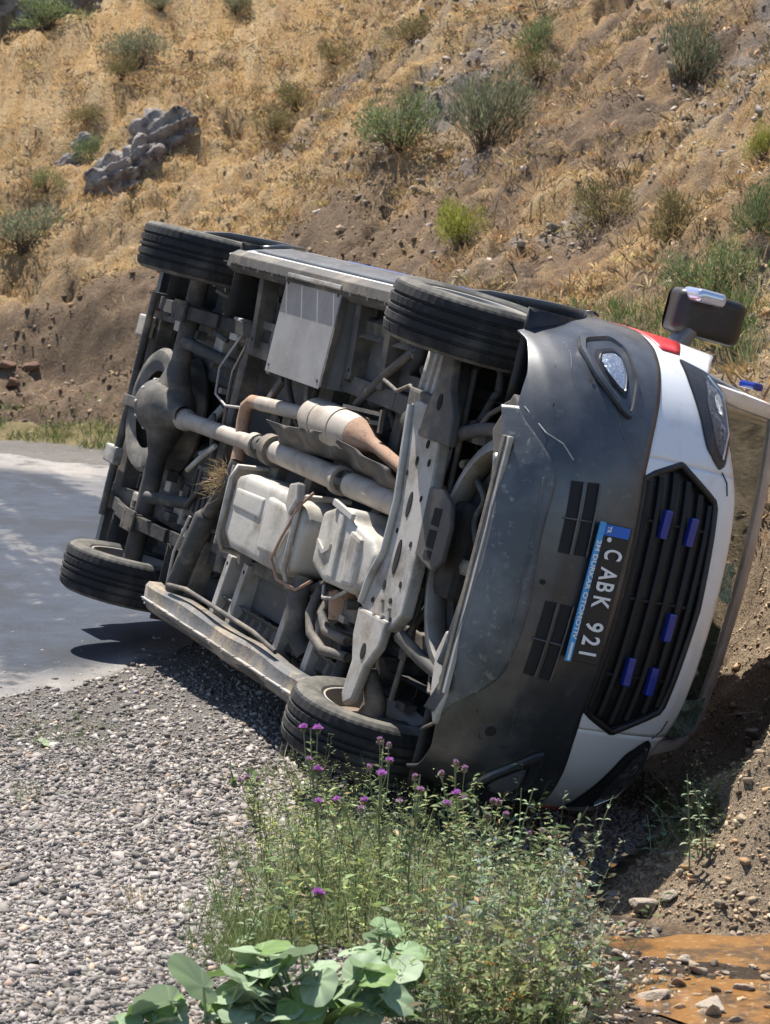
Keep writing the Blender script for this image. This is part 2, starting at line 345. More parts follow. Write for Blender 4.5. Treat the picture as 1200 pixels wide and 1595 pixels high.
# clods of earth on the cut face
n = 5000; yy = rr.uniform(24, 33, n); xx = rr.uniform(-6.5, .5, n); sd = foot_sd(xx, yy); keep = (sd > .6) & (sd < 3.3) & (fbm(xx, yy, 1.8, 3) > .42); xx, yy = xx[keep], yy[keep]; n = len(xx)
scatter_stones('cut_face_clods', np.stack([xx, yy, height(xx, yy)], 1), np.clip(rr.lognormal(math.log(.018), .5, n), .010, .04), gravel_cols(rr, n, (.22, .15, .095), .3, .1), M_stone, seed=31, flat=.7)
# dirt clods on the near bank
n = 12000; yy = rr.uniform(8, 13, n); xx = yy * rr.uniform(.08, .2, n); sd = foot_sd(xx, yy); keep = (sd > .0) & (rr.random(n) < .8)
xx, yy = xx[keep], yy[keep]; n = len(xx); sz = np.clip(rr.lognormal(math.log(.0065), .55, n), .003, .028)
pts = np.stack([xx, yy, height(xx, yy)], 1); scatter_stones('dirt_clods', pts, sz, gravel_cols(rr, n, (.33, .25, .165), .22, .15), M_stone, seed=29, flat=.7)

# individual rocks by the water
M_rock = mat('pale rock', (.34, .28, .22), rough=.9, noise=[(14, (.20, .15, .11), .5, .7, 6), (6, (.42, .36, .3), .55, .7, 4)], bump=[(18, .7, .03), (70, .6, .01)])
def rock(px, py, size, flat, label, seed, m=None, sub=(IV3, IF3), name='rock', cat='rock', group='rocks beside the muddy water', rz=None, stretch=1.4, pt=None):
    rr = np.random.default_rng(seed); V = chip(rr, sub[0], .2) * np.array([stretch, 1, flat])
    for k in range(3):
        fr = 2.3 * 2 ** k; V = V * (1 + .16 / 2 ** k * (fbm(V[:, 0] * fr + V[:, 2] * 1.7, V[:, 1] * fr + V[:, 2] * fr, 1, 2, ox=seed) - .5)[:, None])
    o = newobj(name, npmesh(name, V * size, sub[1], m or M_rock, smooth=False)); p = pt or at(px, py)
    o.location = p + Vector((0, 0, size * flat * .35)); o.rotation_euler = (rr.normal() * .12, rr.normal() * .12, rr.random() * 6.28 if rz is None else rz)
    return tag(o, label, cat, group)
for i, (px, py, s, fl, lb) in enumerate([
    (1002, 1422, .062, .6, 'long pale rock on the upper edge of the muddy water, biggest there'),
    (1040, 1405, .045, .6, 'pale rock leaning on the right end of the long pale rock above the water'),
    (957, 1398, .045, .5, 'grey rock in the shade line left of the long pale rock'),
    (1050, 1335, .04, .55, 'tan rock at the foot of the sunlit dirt bank above the water'),
    (1110, 1572, .07, .4, 'flat dark-edged slab at the bottom right edge of the water'),
    (1068, 1500, .03, .6, 'dark wet rock sitting in the middle of the muddy water'),
    (900, 1585, .05, .6, 'pale orange rock at the bottom edge beside the weeds'),
    (1015, 1560, .045, .5, 'tan rock between the weeds and the flat dark slab'),
    (1175, 1150, .06, .7, 'pale rock sticking out of the top edge of the near dirt bank'),
    (1160, 1545, .035, .5, 'small grey rock just above the flat dark slab'),
    (985, 1330, .035, .6, 'small tan rock where the bank meets the shade under the van'),
    (960, 1490, .035, .55, 'wet brown rock on the left shore of the muddy water'),
    (52, 1505, .028, .8, 'black lump of tar lying on the gravel at lower left'),
    ]): rock(px, py, s, fl, lb, 40 + i, m=None)
M_tar = mat('tar lump', (.02, .02, .022), rough=.6); bpy.data.objects['rock.012'].data.materials[0] = M_tar; bpy.data.objects['rock.012'].name = 'tar_lump'; bpy.data.objects['tar_lump']['category'] = 'tar lump'; del bpy.data.objects['tar_lump']['group']
# small stones heaped on the wet ground
n = 700; xx = rr.uniform(.45, 1.4, n); yy = rr.uniform(6.2, 8.5, n); sd = foot_sd(xx, yy); nn = fbm(xx, yy, 2.2, 3, ox=5); keep = (sd < .15) & (nn > .42); xx, yy = xx[keep], yy[keep]; n = len(xx)
pts = np.stack([xx, yy, height(xx, yy)], 1); scatter_stones('wet_stones', pts, np.clip(rr.lognormal(math.log(.014), .45, n), .006, .032), gravel_cols(rr, n, (.32, .25, .18), .3, .3), M_stone, seed=33, base=IV2, faces=IF2)
# outcrops on the hillside
M_out = mat('outcrop rock', (.34, .30, .27), rough=.92, noise=[(5, (.13, .11, .105), .5, .62, 7), (11, (.42, .38, .35), .58, .7, 6)], bump=[(5, 1, .12), (22, .8, .04)])
def outcrop(px, py, wdt, hgt, label, seed, n=9):
    rr = np.random.default_rng(seed); p0 = at(px, py); root = empty('rock_outcrop', p0); tag(root, label, 'rock outcrop', 'rock outcrops on the hillside')
    V0, F0 = ico(5)
    for k in range(n):
        fx = (k + .5) / n - .5; V = V0 * np.array([1.15, .8, 1.15]) * wdt * rr.uniform(.62, .8) / n ** .55
        al, ac, up = V[:, 0] * .8 + V[:, 2] * .3, V[:, 2] * 1.0 - V[:, 0] * .15, V[:, 1]
        rg = np.abs(fbm(al * 1.6 + k, ac * 4.2 + up * 2, 1.0, 4, .6, ox=seed + k) - .5) * 2; fq = fbm(al * 7, ac * 9 + up * 5, 1.0, 4, .65, ox=seed)
        V = V * (1 - .55 * sst(.5, .0, rg)[:, None] * .55 + (np.floor(fq * 7) / 7 - .5)[:, None] * .13 + (fbm(V[:, 0] * 22, V[:, 2] * 22 + V[:, 1] * 9, 1, 3, .6) - .5)[:, None] * .10)
        o = newobj('boulder', npmesh('boulder', V, F0, M_out, smooth=False), root)
        x = fx * wdt * .8; y = rr.normal() * .1 + fx * .3; z = hz(p0.x + x, p0.y + y) - p0.z
        o.location = (x, y + .14, z - hgt * .05); o.rotation_euler = (.25, -.5 + rr.normal() * .15, rr.normal() * .3)
outcrop(218, 262, 1.25, .62, 'weathered grey rock outcrop in the yellow grass above the road cut', 3, 3)
outcrop(122, 250, .5, .6, 'dark fractured rock just left of the big grey outcrop', 5, 2)
outcrop(40, 12, 2.0, .7, 'grey rock outcrop at the top left corner of the hillside', 7, 4)
for i, (px, py, s, lb) in enumerate([(20, 600, .13, 'reddish brown clod of earth fallen at the foot of the cut'), (45, 575, .11, 'dark clod of earth just above the reddish clod by the cut'), (8, 575, .12, 'brown clod of earth touching the left picture edge by the road')]):
    rock(px, py, s, .7, lb, 90 + i, mat('fallen earth', (.16, .09, .055), rough=.95, bump=[(20, .8, .03)]), name='earth_clod', cat='clod', group='clods fallen from the road cut')

# ------------------------------------------------------------------ foliage builders
def unit(v): return v / np.maximum(np.linalg.norm(v, axis=-1, keepdims=True), 1e-9)
def leaf_quads(P, D, L, W, tint, droop=.3, up=None, rr=None):
    """diamond leaves, folded: base, left, tip, right"""
    rr = rr or RNG; n = len(P); D = unit(D); r = rr.normal(size=(n, 3)) if up is None else np.tile(up, (n, 1)) + rr.normal(size=(n, 3)) * .45
    Sd = unit(np.cross(D, r)); L = L[:, None]; W = W[:, None]
    mid = P + D * L * .5; tip = P + D * L - np.array([0, 0, 1.]) * L * droop
    V = np.stack([P, mid + Sd * W * .5, tip, mid - Sd * W * .5], 1).reshape(-1, 3)
    return V, np.arange(n * 4).reshape(n, 4), np.repeat(tint, 4, 0)
def stem_tris(P0, P1, r0, r1, tint):
    n = len(P0); D = unit(P1 - P0); a = unit(np.cross(D, np.tile([.3, .7, .1], (n, 1)))); b = np.cross(D, a); V = []
    for (P, r) in ((P0, r0), (P1, r1)):
        for k in range(3): t = k * 2.0944; V.append(P + (a * math.cos(t) + b * math.sin(t)) * r[:, None])
    V = np.stack(V, 1).reshape(-1, 3); o = np.arange(n)[:, None, None] * 6
    F = (np.array([[0, 1, 4, 3], [1, 2, 5, 4], [2, 0, 3, 5]])[None] + o).reshape(-1, 4); return V, F, np.repeat(tint, 6, 0)
def join(parts):
    V = []; F = []; T = []; k = 0
    for v, f, t in parts: V.append(v); F.append(f + k); T.append(t); k += len(v)
    return np.vstack(V), np.vstack(F), np.vstack(T)
def vary(rr, base, n, var=.3, alt=None, pa=.2):
    c = np.array(base)[None] * (1 + (rr.random((n, 1)) - .5) * 2 * var) * (1 + (rr.random((n, 3)) - .5) * .2)
    if alt is not None: m = rr.random(n) < pa; c[m] = np.array(alt) * (1 + (rr.random((m.sum(), 1)) - .5) * var)
    return c
M_leaf = leafmat('leaf'); M_dry = leafmat('dry grass', trans=.2, rough=.8); M_stem = leafmat('stem', trans=.05, rough=.7)

def blades(name, pts, h, cols, mt, per=8, spread=.05, wd=.006, lean=.45, seed=0, kind='stuff'):
    rr = np.random.default_rng(seed); n = len(pts); P = np.repeat(pts, per, 0); H = np.repeat(h, per) * rr.uniform(.5, 1.15, n * per)
    sp = np.repeat(np.full(n, spread) * (h / h.mean()), per)
    P = P + np.stack([rr.normal(size=n * per) * sp, rr.normal(size=n * per) * sp, np.zeros(n * per) - .01], 1)
    D = np.stack([rr.normal(size=n * per) * lean, rr.normal(size=n * per) * lean, np.ones(n * per)], 1)
    V, F, T = leaf_quads(P, D, H, np.full(n * per, wd) * rr.uniform(.6, 1.4, n * per), np.repeat(cols, per, 0) * rr.uniform(.75, 1.25, (n * per, 1)), droop=.12, rr=rr)
    o = newobj(name, npmesh(name, V, F, mt, tint=T)); return tag(o, kind=kind) if kind else o
# dry grass over the hill: low tufts
n = 46000; yy = np.sqrt(rr.uniform(13 ** 2, 44 ** 2, n)); xx = yy * rr.uniform(-.19, .19, n); sd = foot_sd(xx, yy)
nn = fbm(xx, yy, .8, 4, ox=40); n2 = fbm(xx, yy, 3.2, 4, .6, ox=50); wr = sst(-1.9, .6, xx + (30 - yy) * .07 + (nn - .5) * 5)
cut = (sd < 3.1) & (xx + (24 - yy) * .1 < .3)
keep = (sd > .9) & (rr.random(n) < np.clip(.85 - .72 * wr + (n2 - .5) * 1.4 + (RILL(xx, yy) - .5) * 2.5, 0, 1)) & (~cut | (rr.random(n) < .06))
xx, yy = xx[keep], yy[keep]; n = len(xx); pts = np.stack([xx, yy, height(xx, yy)], 1)
c = np.array((.60, .39, .17)) + (np.array((.66, .50, .28)) - np.array((.60, .39, .17))) * rr.random((n, 1)); c *= rr.uniform(.75, 1.15, (n, 1)); bz = rr.random(n) < .16; c[bz] = (.17, .12, .07); bz = rr.random(n) < .06; c[bz] = (.2, .2, .1)
blades('dry_grass', pts, rr.uniform(.03, .10, n), c, M_dry, per=7, spread=.05, wd=.012, lean=.9, seed=3)
# brownish low cushion plants on the raw slope
n = 7000; yy = np.sqrt(rr.uniform(13 ** 2, 36 ** 2, n)); xx = yy * rr.uniform(-.19, .19, n); sd = foot_sd(xx, yy); n2 = fbm(xx, yy, 1.7, 3, ox=12); keep = (sd > .8) & (n2 > .45) & ~((sd < 3.1) & (xx + (24 - yy) * .1 < .3)); xx, yy = xx[keep], yy[keep]; n = len(xx)
pts = np.stack([xx, yy, height(xx, yy)], 1); c = vary(rr, (.42, .29, .14), n, .35, (.19, .15, .09), .4)
blades('dry_cushion_plants', pts, rr.uniform(.07, .22, n), c, M_dry, per=22, spread=.075, wd=.014, lean=.9, seed=4)
# green grass at the foot of the hill by the road
n = 3600; yy = rr.uniform(23, 29, n); xx = rr.uniform(-6, -1, n); sd = foot_sd(xx, yy); keep = (sd > -.15) & (sd < .75 + rr.random(n) * .5) & (fbm(xx, yy, 2, 3) > .38); xx, yy = xx[keep], yy[keep]; n = len(xx)
blades('roadside_grass', np.stack([xx, yy, height(xx, yy)], 1), rr.uniform(.08, .2, n), vary(rr, (.15, .18, .07), n, .3, (.4, .33, .17), .35), M_leaf, per=8, spread=.06, wd=.012, seed=5)
# lush green grass on the ditch bank behind the mirror
def patch_grass(name, px0, px1, py0, py1, n, h, col, seed, alt=(.38, .33, .17), per=9, wd=.007):
    r2 = np.random.default_rng(seed); P = []
    for _ in range(n): P.append(at(r2.uniform(px0, px1), r2.uniform(py0, py1), 12.3)[:])
    P = np.array(P); nn = fbm(P[:, 0], P[:, 1], 3, 3, ox=seed); P = P[(nn > .4)]
    return blades(name, P, r2.uniform(.6, 1.2, len(P)) * h, vary(r2, col, len(P), .3, alt, .18), M_leaf, per=per, spread=.05, wd=wd, lean=.35, seed=seed)
patch_grass('ditch_grass', 890, 1175, 480, 580, 330, .19, (.14, .20, .07), 21)
patch_grass('ditch_grass_tall', 1085, 1200, 420, 560, 120, .30, (.14, .2, .07), 22)

# shrubs
def shrub_mesh(name, seed, W, H, col, alt, n=2600, ll=.07, lw=.012, upright=.5, woody=True):
    r2 = np.random.default_rng(seed); lobes = r2.normal(size=(9, 3)) * np.array([W * .26, W * .26, H * .16]) + np.array([0, 0, H * .5]); k = r2.integers(0, 9, n)
    d = unit(r2.normal(size=(n, 3))); rad = r2.random(n) ** .45
    P = lobes[k] + d * rad[:, None] * np.array([W * .3, W * .3, H * .36]); P[:, 2] = np.abs(P[:, 2])
    D = unit(P - np.array([0, 0, -H * .15])) * 1.0 + np.array([0, 0, upright]) + r2.normal(size=(n, 3)) * .35
    sh = 1.
    tin = vary(r2, col, n, .35, alt, .16)
    parts = [leaf_quads(P, D, r2.uniform(.5, 1.3, n) * ll, r2.uniform(.7, 1.3, n) * lw, tin, droop=.05, rr=r2)]
    m = 70; T = P[r2.integers(0, n, m)]; parts.append(stem_tris(np.tile([0, 0, -.03], (m, 1)) + r2.normal(size=(m, 3)) * .03, T, np.full(m, .006), np.full(m, .002), np.tile((.16, .12, .08), (m, 1))))
    V, F, T = join(parts); return npmesh(name, V, F, M_leaf, tint=T)
COLS = dict(grey=((.185, .20, .12), (.28, .25, .16)), green=((.15, .20, .085), (.26, .26, .13)), lime=((.26, .28, .055), (.36, .34, .1)), olive=((.15, .14, .06), (.3, .22, .11)))
SH = {(k, v): shrub_mesh('shrub', 100 + 7 * v + len(k), .72, .62, *COLS[k]) for k in COLS for v in (0, 1)}
def shrub(px, py, wpx, hpx, kind, label, v=0, rz=0):
    p = at(px, py); d = p.y; o = newobj('shrub', SH[(kind, v)]); o.location = p - Vector((0, 0, .04)); sx = wpx / 3811 * d / .66; sz = hpx / 3811 * d / .60
    o.scale = (sx, sx, sz); o.rotation_euler = (0, 0, rz); return tag(o, label, 'shrub', 'shrubs growing on the hillside')
for i, a in enumerate([
    (755, 232, 118, 118, 'grey', 'largest round grey-green shrub on the slope, near the top centre'),
    (622, 232, 100, 78, 'green', 'bushy green shrub left of the largest round shrub'),
    (722, 388, 76, 76, 'lime', 'small bright yellow-green round shrub above the front wheel'),
    (1068, 130, 78, 110, 'grey', 'tall grey-green shrub near the top right'),
    (830, 85, 58, 52, 'green', 'pale green shrub above and right of the largest round shrub'),
    (838, 130, 60, 38, 'olive', 'low faded green shrub just right of the largest round shrub'),
    (205, 100, 78, 52, 'grey', 'grey-green shrub in the yellow grass above the outcrop'),
    (190, 118, 40, 30, 'olive', 'small olive shrub touching the lower left of the grass shrub'),
    (75, 45, 88, 40, 'green', 'dark green shrub beside the top left outcrop'),
    (366, 22, 42, 44, 'grey', 'grey shrub at the top edge left of centre'),
    (130, 255, 48, 40, 'green', 'small green shrub between the two parts of the outcrop'),
    (72, 300, 40, 34, 'green', 'small green shrub left of and below the outcrop'),
    (42, 392, 120, 62, 'grey', 'wide grey-green shrub above the road cut at the left edge'),
    (135, 190, 42, 26, 'olive', 'faint olive shrub above the big grey outcrop'),
    (1045, 372, 62, 72, 'olive', 'pale feathery shrub on the slope above the wing mirror'),
    (945, 352, 86, 66, 'olive', 'brown and green shrub centre right of the slope'),
    (1180, 360, 60, 76, 'green', 'green shrub at the right edge above the mirror'),
    (1192, 245, 40, 52, 'lime', 'yellow-green shrub cut off by the right picture edge'),
    (465, 165, 58, 34, 'olive', 'brownish low shrub left of the bushy green shrub'),
    (425, 205, 50, 34, 'olive', 'olive low shrub up-slope of the rear wheel'),
    (250, 15, 36, 26, 'grey', 'small grey shrub at the top edge above the yellow grass'),
    (520, 95, 44, 30, 'olive', 'small dry olive shrub high on the slope, top centre'),
    (640, 60, 60, 34, 'olive', 'faded shrub high on the slope above the bushy green shrub'),
    (1110, 470, 110, 90, 'green', 'grassy green shrub directly behind the wing mirror'),
    ]): shrub(*a[:5], a[5], i % 2, i * 1.1)

# ================================================================== THE OVERTURNED VAN
# van axes: X forward from the front axle, Y towards its left side, Z up from the tyre bottoms
VAN = empty('overturned_van'); tag(VAN, 'white police van lying on its left side in the ditch, underside facing the road', 'van')
VAN.matrix_world = Matrix(((.41185622, -.24486919, .87773204, -.17197318), (-.90710352, -.01839874, .42050527, 9.94380809),
                           (-.08681962, -.96938154, -.22969934, .94735964), (0, 0, 0, 1)))
DUST = (.30, .26, .21)
M_white = mat('white van paint', (.74, .75, .77), rough=.32, coat=.4, noise=[(3, (.50, .46, .40), .56, .85, 6), (40, (.45, .41, .36), .66, .85, 4)])
M_red = mat('red stripe', (.62, .03, .03), rough=.35, coat=.3)
M_bump = mat('black bumper plastic', (.026, .029, .034), rough=.34, spec=.95, noise=[(2.5, (.12, .124, .132), .44, .76, 8), (30, (.12, .115, .105), .6, .85, 5)], bump=[(260, .2, .001)])
M_lip = mat('scuffed grey plastic', (.055, .062, .072), rough=.40, noise=[(4, (.125, .13, .135), .45, .68, 7), (26, (.30, .28, .25), .58, .8, 5)], bump=[(40, .25, .004)])
M_black = mat('black plastic', (.012, .012, .014), rough=.45, noise=[(12, (.04, .038, .036), .5, .85, 4)])
M_dark = mat('underbody dark', (.028, .026, .024), rough=.85, noise=[(6, (.08, .07, .058), .45, .75, 6)], bump=[(30, .4, .01)])
M_floor = mat('dusty floor pan', (.10, .092, .082), rough=.85, noise=[(5, (.10, .09, .08), .45, .7, 6), (24, (.22, .19, .15), .55, .8, 5)], bump=[(40, .3, .006)])
M_frame = mat('dusty frame steel', (.080, .073, .066), rough=.75, noise=[(6, (.24, .195, .145), .46, .72, 6), (2.2, (.035, .032, .03), .5, .68, 5), (20, (.07, .06, .055), .55, .8, 5)], bump=[(50, .3, .004)])
M_pale = mat('pale pressed steel', (.42, .40, .37), rough=.6, metal=.25, noise=[(7, (.27, .225, .17), .45, .70, 6), (3, (.16, .145, .13), .54, .68, 5), (40, (.50, .47, .41), .58, .8, 4)], bump=[(60, .3, .003)])
M_galv = mat('galvanised sheet', (.33, .34, .35), rough=.52, metal=.55, noise=[(4, (.24, .24, .24), .4, .7, 6), (45, (.42, .42, .41), .6, .8, 4)], bump=[(8, .06, .01)])
M_rust = mat('rusty pipe', (.33, .20, .13), rough=.85, noise=[(14, (.36, .24, .16), .45, .7, 5), (40, (.12, .06, .035), .55, .8, 4)], bump=[(80, .4, .003)])
M_muf = mat('dusty exhaust steel', (.40, .355, .30), rough=.62, metal=.3, noise=[(9, (.28, .22, .17), .48, .75, 5)], bump=[(60, .2, .002)])
M_tank = mat('dusty plastic tank', (.43, .405, .36), rough=.55, noise=[(4, (.22, .19, .15), .48, .66, 7), (15, (.48, .43, .35), .55, .8, 5)], bump=[(12, .3, .012)])
M_hose = mat('dark rubber hose', (.045, .043, .04), rough=.7, noise=[(12, (.16, .145, .12), .5, .78, 5)])
M_tyre = mat('dusty tyre rubber', (.018, .018, .020), rough=.82, spec=.3, noise=[(5, (.075, .07, .062), .48, .72, 8)], bump=[(120, .3, .002)])
M_wall = mat('tyre sidewall', (.05, .05, .048), rough=.85, spec=.3, noise=[(5, (.22, .20, .165), .40, .66, 7)])
M_rim = mat('dusty steel wheel', (.30, .29, .27), rough=.6, metal=.4, noise=[(8, (.34, .28, .2), .42, .7, 5)])
M_brake = mat('rusty brake', (.17, .12, .085), rough=.8, noise=[(10, (.3, .24, .18), .5, .75, 4)])
M_chrome = mat('reflector', (.75, .77, .8), rough=.12, metal=1.)
M_mirrorsil = mat('smooth bright cap', (.5, .56, .68), rough=.08, metal=.55, coat=1.)
M_blue = mat('blue strobe lens', (.012, .03, .24), rough=.25, coat=.4)
M_pblue = mat('plate blue', (.02, .13, .55), rough=.4)
M_lblue = mat('pale blue print strip', (.06, .32, .68), rough=.45, noise=[(60, (.12, .4, .7), .5, .8, 3)])
M_ink = mat('white letters', (.8, .8, .8), rough=.5)
M_plate = mat('black plate', (.02, .02, .022), rough=.4)
M_straw = mat('grass caught in the chassis', (.34, .25, .13), rough=.95, bump=[(60, .6, .01)])
def glassmat(name, tint, rough=.05, alpha=.45, noise=None):
    m = bpy.data.materials.new(name); m.use_nodes = True; n = m.node_tree.nodes; l = m.node_tree.links
    g = n['Principled BSDF']; g.inputs['Base Color'].default_value = (*tint, 1); g.inputs['Roughness'].default_value = rough
    g.inputs['Alpha'].default_value = alpha; g.inputs['Specular IOR Level'].default_value = .8; g.inputs['Coat Weight'].default_value = .6; g.inputs['Coat Roughness'].default_value = .03
    return m
M_lens = glassmat('clear lens', (.10, .10, .11), .05, .22)
M_wind = glassmat('green windscreen glass', (.022, .06, .046), .04, .88)

# ---- outer skin: plan outline (x,y) of the right half from the nose to the tail
PL = np.array([(1.02, 0), (1.015, .15), (1.0, .32), (.965, .48), (.905, .62), (.82, .76), (.71, .87), (.58, .945), (.44, .99), (.3, 1.015), (.1, 1.03), (-.5, 1.03), (-2, 1.03), (-3.5, 1.03), (-4.0, 1.01), (-4.08, .98)])
def catmull(P, k=24):
    Q = np.vstack([2 * P[0] - P[1], P, 2 * P[-1] - P[-2]]); o = []
    for i in range(1, len(Q) - 2):
        for t in np.linspace(0, 1, k, endpoint=False):
            a, b, c, d = Q[i - 1], Q[i], Q[i + 1], Q[i + 2]
            o.append(.5 * (2 * b + (c - a) * t + (2 * a - 5 * b + 4 * c - d) * t * t + (3 * b - a - 3 * c + d) * t ** 3))
    return np.array(o + [P[-1]])
PLc = catmull(PL); PLc[:, 1] = np.minimum(PLc[:, 1], 1.032); ARC = np.r_[0, np.cumsum(np.hypot(*np.diff(PLc, axis=0).T))]
def DZ(z): return np.interp(z, [.2, .225, .25, .29, .35, .45, .6, .7, .76, .95, 1.1, 1.2, 1.28, 1.34], [-.21, -.17, -.12, -.07, -.03, 0, 0, -.01, -.02, -.045, -.07, -.10, -.15, -.22])
def YZ(z): return np.interp(z, [.2, .3, .42, .6, .8, 1.2, 1.6, 2.1, 2.4], [.88, .925, .97, 1.015, 1.03, 1.02, .985, .93, .87]) / 1.03
def SK(s, z, off=0.):
    """point on the skin; s signed arc length from the nose (minus = right side)"""
    a = abs(s); sg = -1. if s < 0 else 1.
    x = np.interp(a, ARC, PLc[:, 0]); y = np.interp(a, ARC, PLc[:, 1]); e = 1e-3
    x2 = np.interp(a + e, ARC, PLc[:, 0]); y2 = np.interp(a + e, ARC, PLc[:, 1]); tx, ty = (x2 - x) / e, (y2 - y) / e
    wgt = float(sst(.25, .85, x)); x = x + DZ(z) * wgt; y = y * YZ(z)
    return (x + ty * off, sg * (y - tx * off), z)
XS = lambda x: float(np.interp(-x, -PLc[:, 0], ARC))            # arc length where the outline passes x
SY = lambda y: float(np.interp(abs(y), PLc[:560, 1][:260], ARC[:260])) * (1 if y > 0 else -1)
def Xf(y, z, off=0.):
    s = SY(y / YZ(z) if abs(y) > .6 else y); return SK(s, z, off)
def patch(name, m, ss, zlo, zhi, nz=14, off=0., power=1., parent=VAN, solid=.012, smooth=40):
    P = [[SK(s, zlo(s) + (zhi(s) - zlo(s)) * (t ** power), off) for t in np.linspace(0, 1, nz)] for s in ss]
    return MB().grid(P).build(name, m, parent, smooth=smooth, solid=solid)
AR = .455
def archz(x, base):
    for c in (0., -3.15):
        d = abs(x - c)
        if d < AR: return max(base, .356 + math.sqrt(AR * AR - d * d))
    return base
def xcols(x0, x1):
    L = set(np.round(np.arange(x1, x0, .06), 4).tolist() + [x0, x1])
    for c in (0., -3.15):
        for a in np.linspace(0, math.pi, 25): 
            v = c + AR * math.cos(a) * .9999
            if x1 < v < x0: L.add(round(v, 4))
    return sorted(L, reverse=True)
zbf = lambda a: float(np.interp(a, [0, .5, .62, .8, 1.0, 1.15, 1.4], [.765, .765, .79, .84, .89, .92, .95]))   # bumper upper edge along the arc
SA = XS(.22)                                                    # arc length at the end of the bumper
def sx(s): return float(np.interp(abs(s), ARC, PLc[:, 0]))
def bz(s):
    return archz(sx(s), float(np.interp(sx(s), [.45, .55, .75, .88, .94], [.33, .335, .29, .245, .212])))
ss = np.concatenate([[-XS(x) for x in reversed(xcols(.46, .22))], np.linspace(-XS(.46), XS(.46), 95)[1:-1], [XS(x) for x in xcols(.46, .22)]])
patch('front_bumper', M_bump, ss, bz, lambda s: zbf(abs(s)), 34, .004, 1.5)
# scuffed paler lip under the bumper: own piece just proud of it
sl = np.linspace(SY(-.70), SY(.70), 80)
patch('bumper_lip', M_lip, sl, lambda s: .216, lambda s: .37 + .010 * math.sin(9 * s) - .11 * float(sst(.38, .72, abs(s))), 12, .008, 1.3)
# under tray behind the lip
tr = []
for y in np.linspace(-.50, .50, 30):
    p = Xf(y, .216); tr.append([(p[0] - t * (.085 + .03 * math.sin(5 * y)), p[1] * (1 - .04 * t), .214 + .02 * t + .014 * math.sin(t * 9)) for t in np.linspace(0, 1, 8)])
MB().grid(tr).build('under_tray', M_lip, VAN, smooth=40, solid=.006)
for yy0 in (-.12, .2):
    MB().bar(Xf(yy0 - .3, .33, .012), Xf(yy0 + .0, .33, .012), .012, .012).build('lip_rib', M_lip, VAN, bevel=.003)
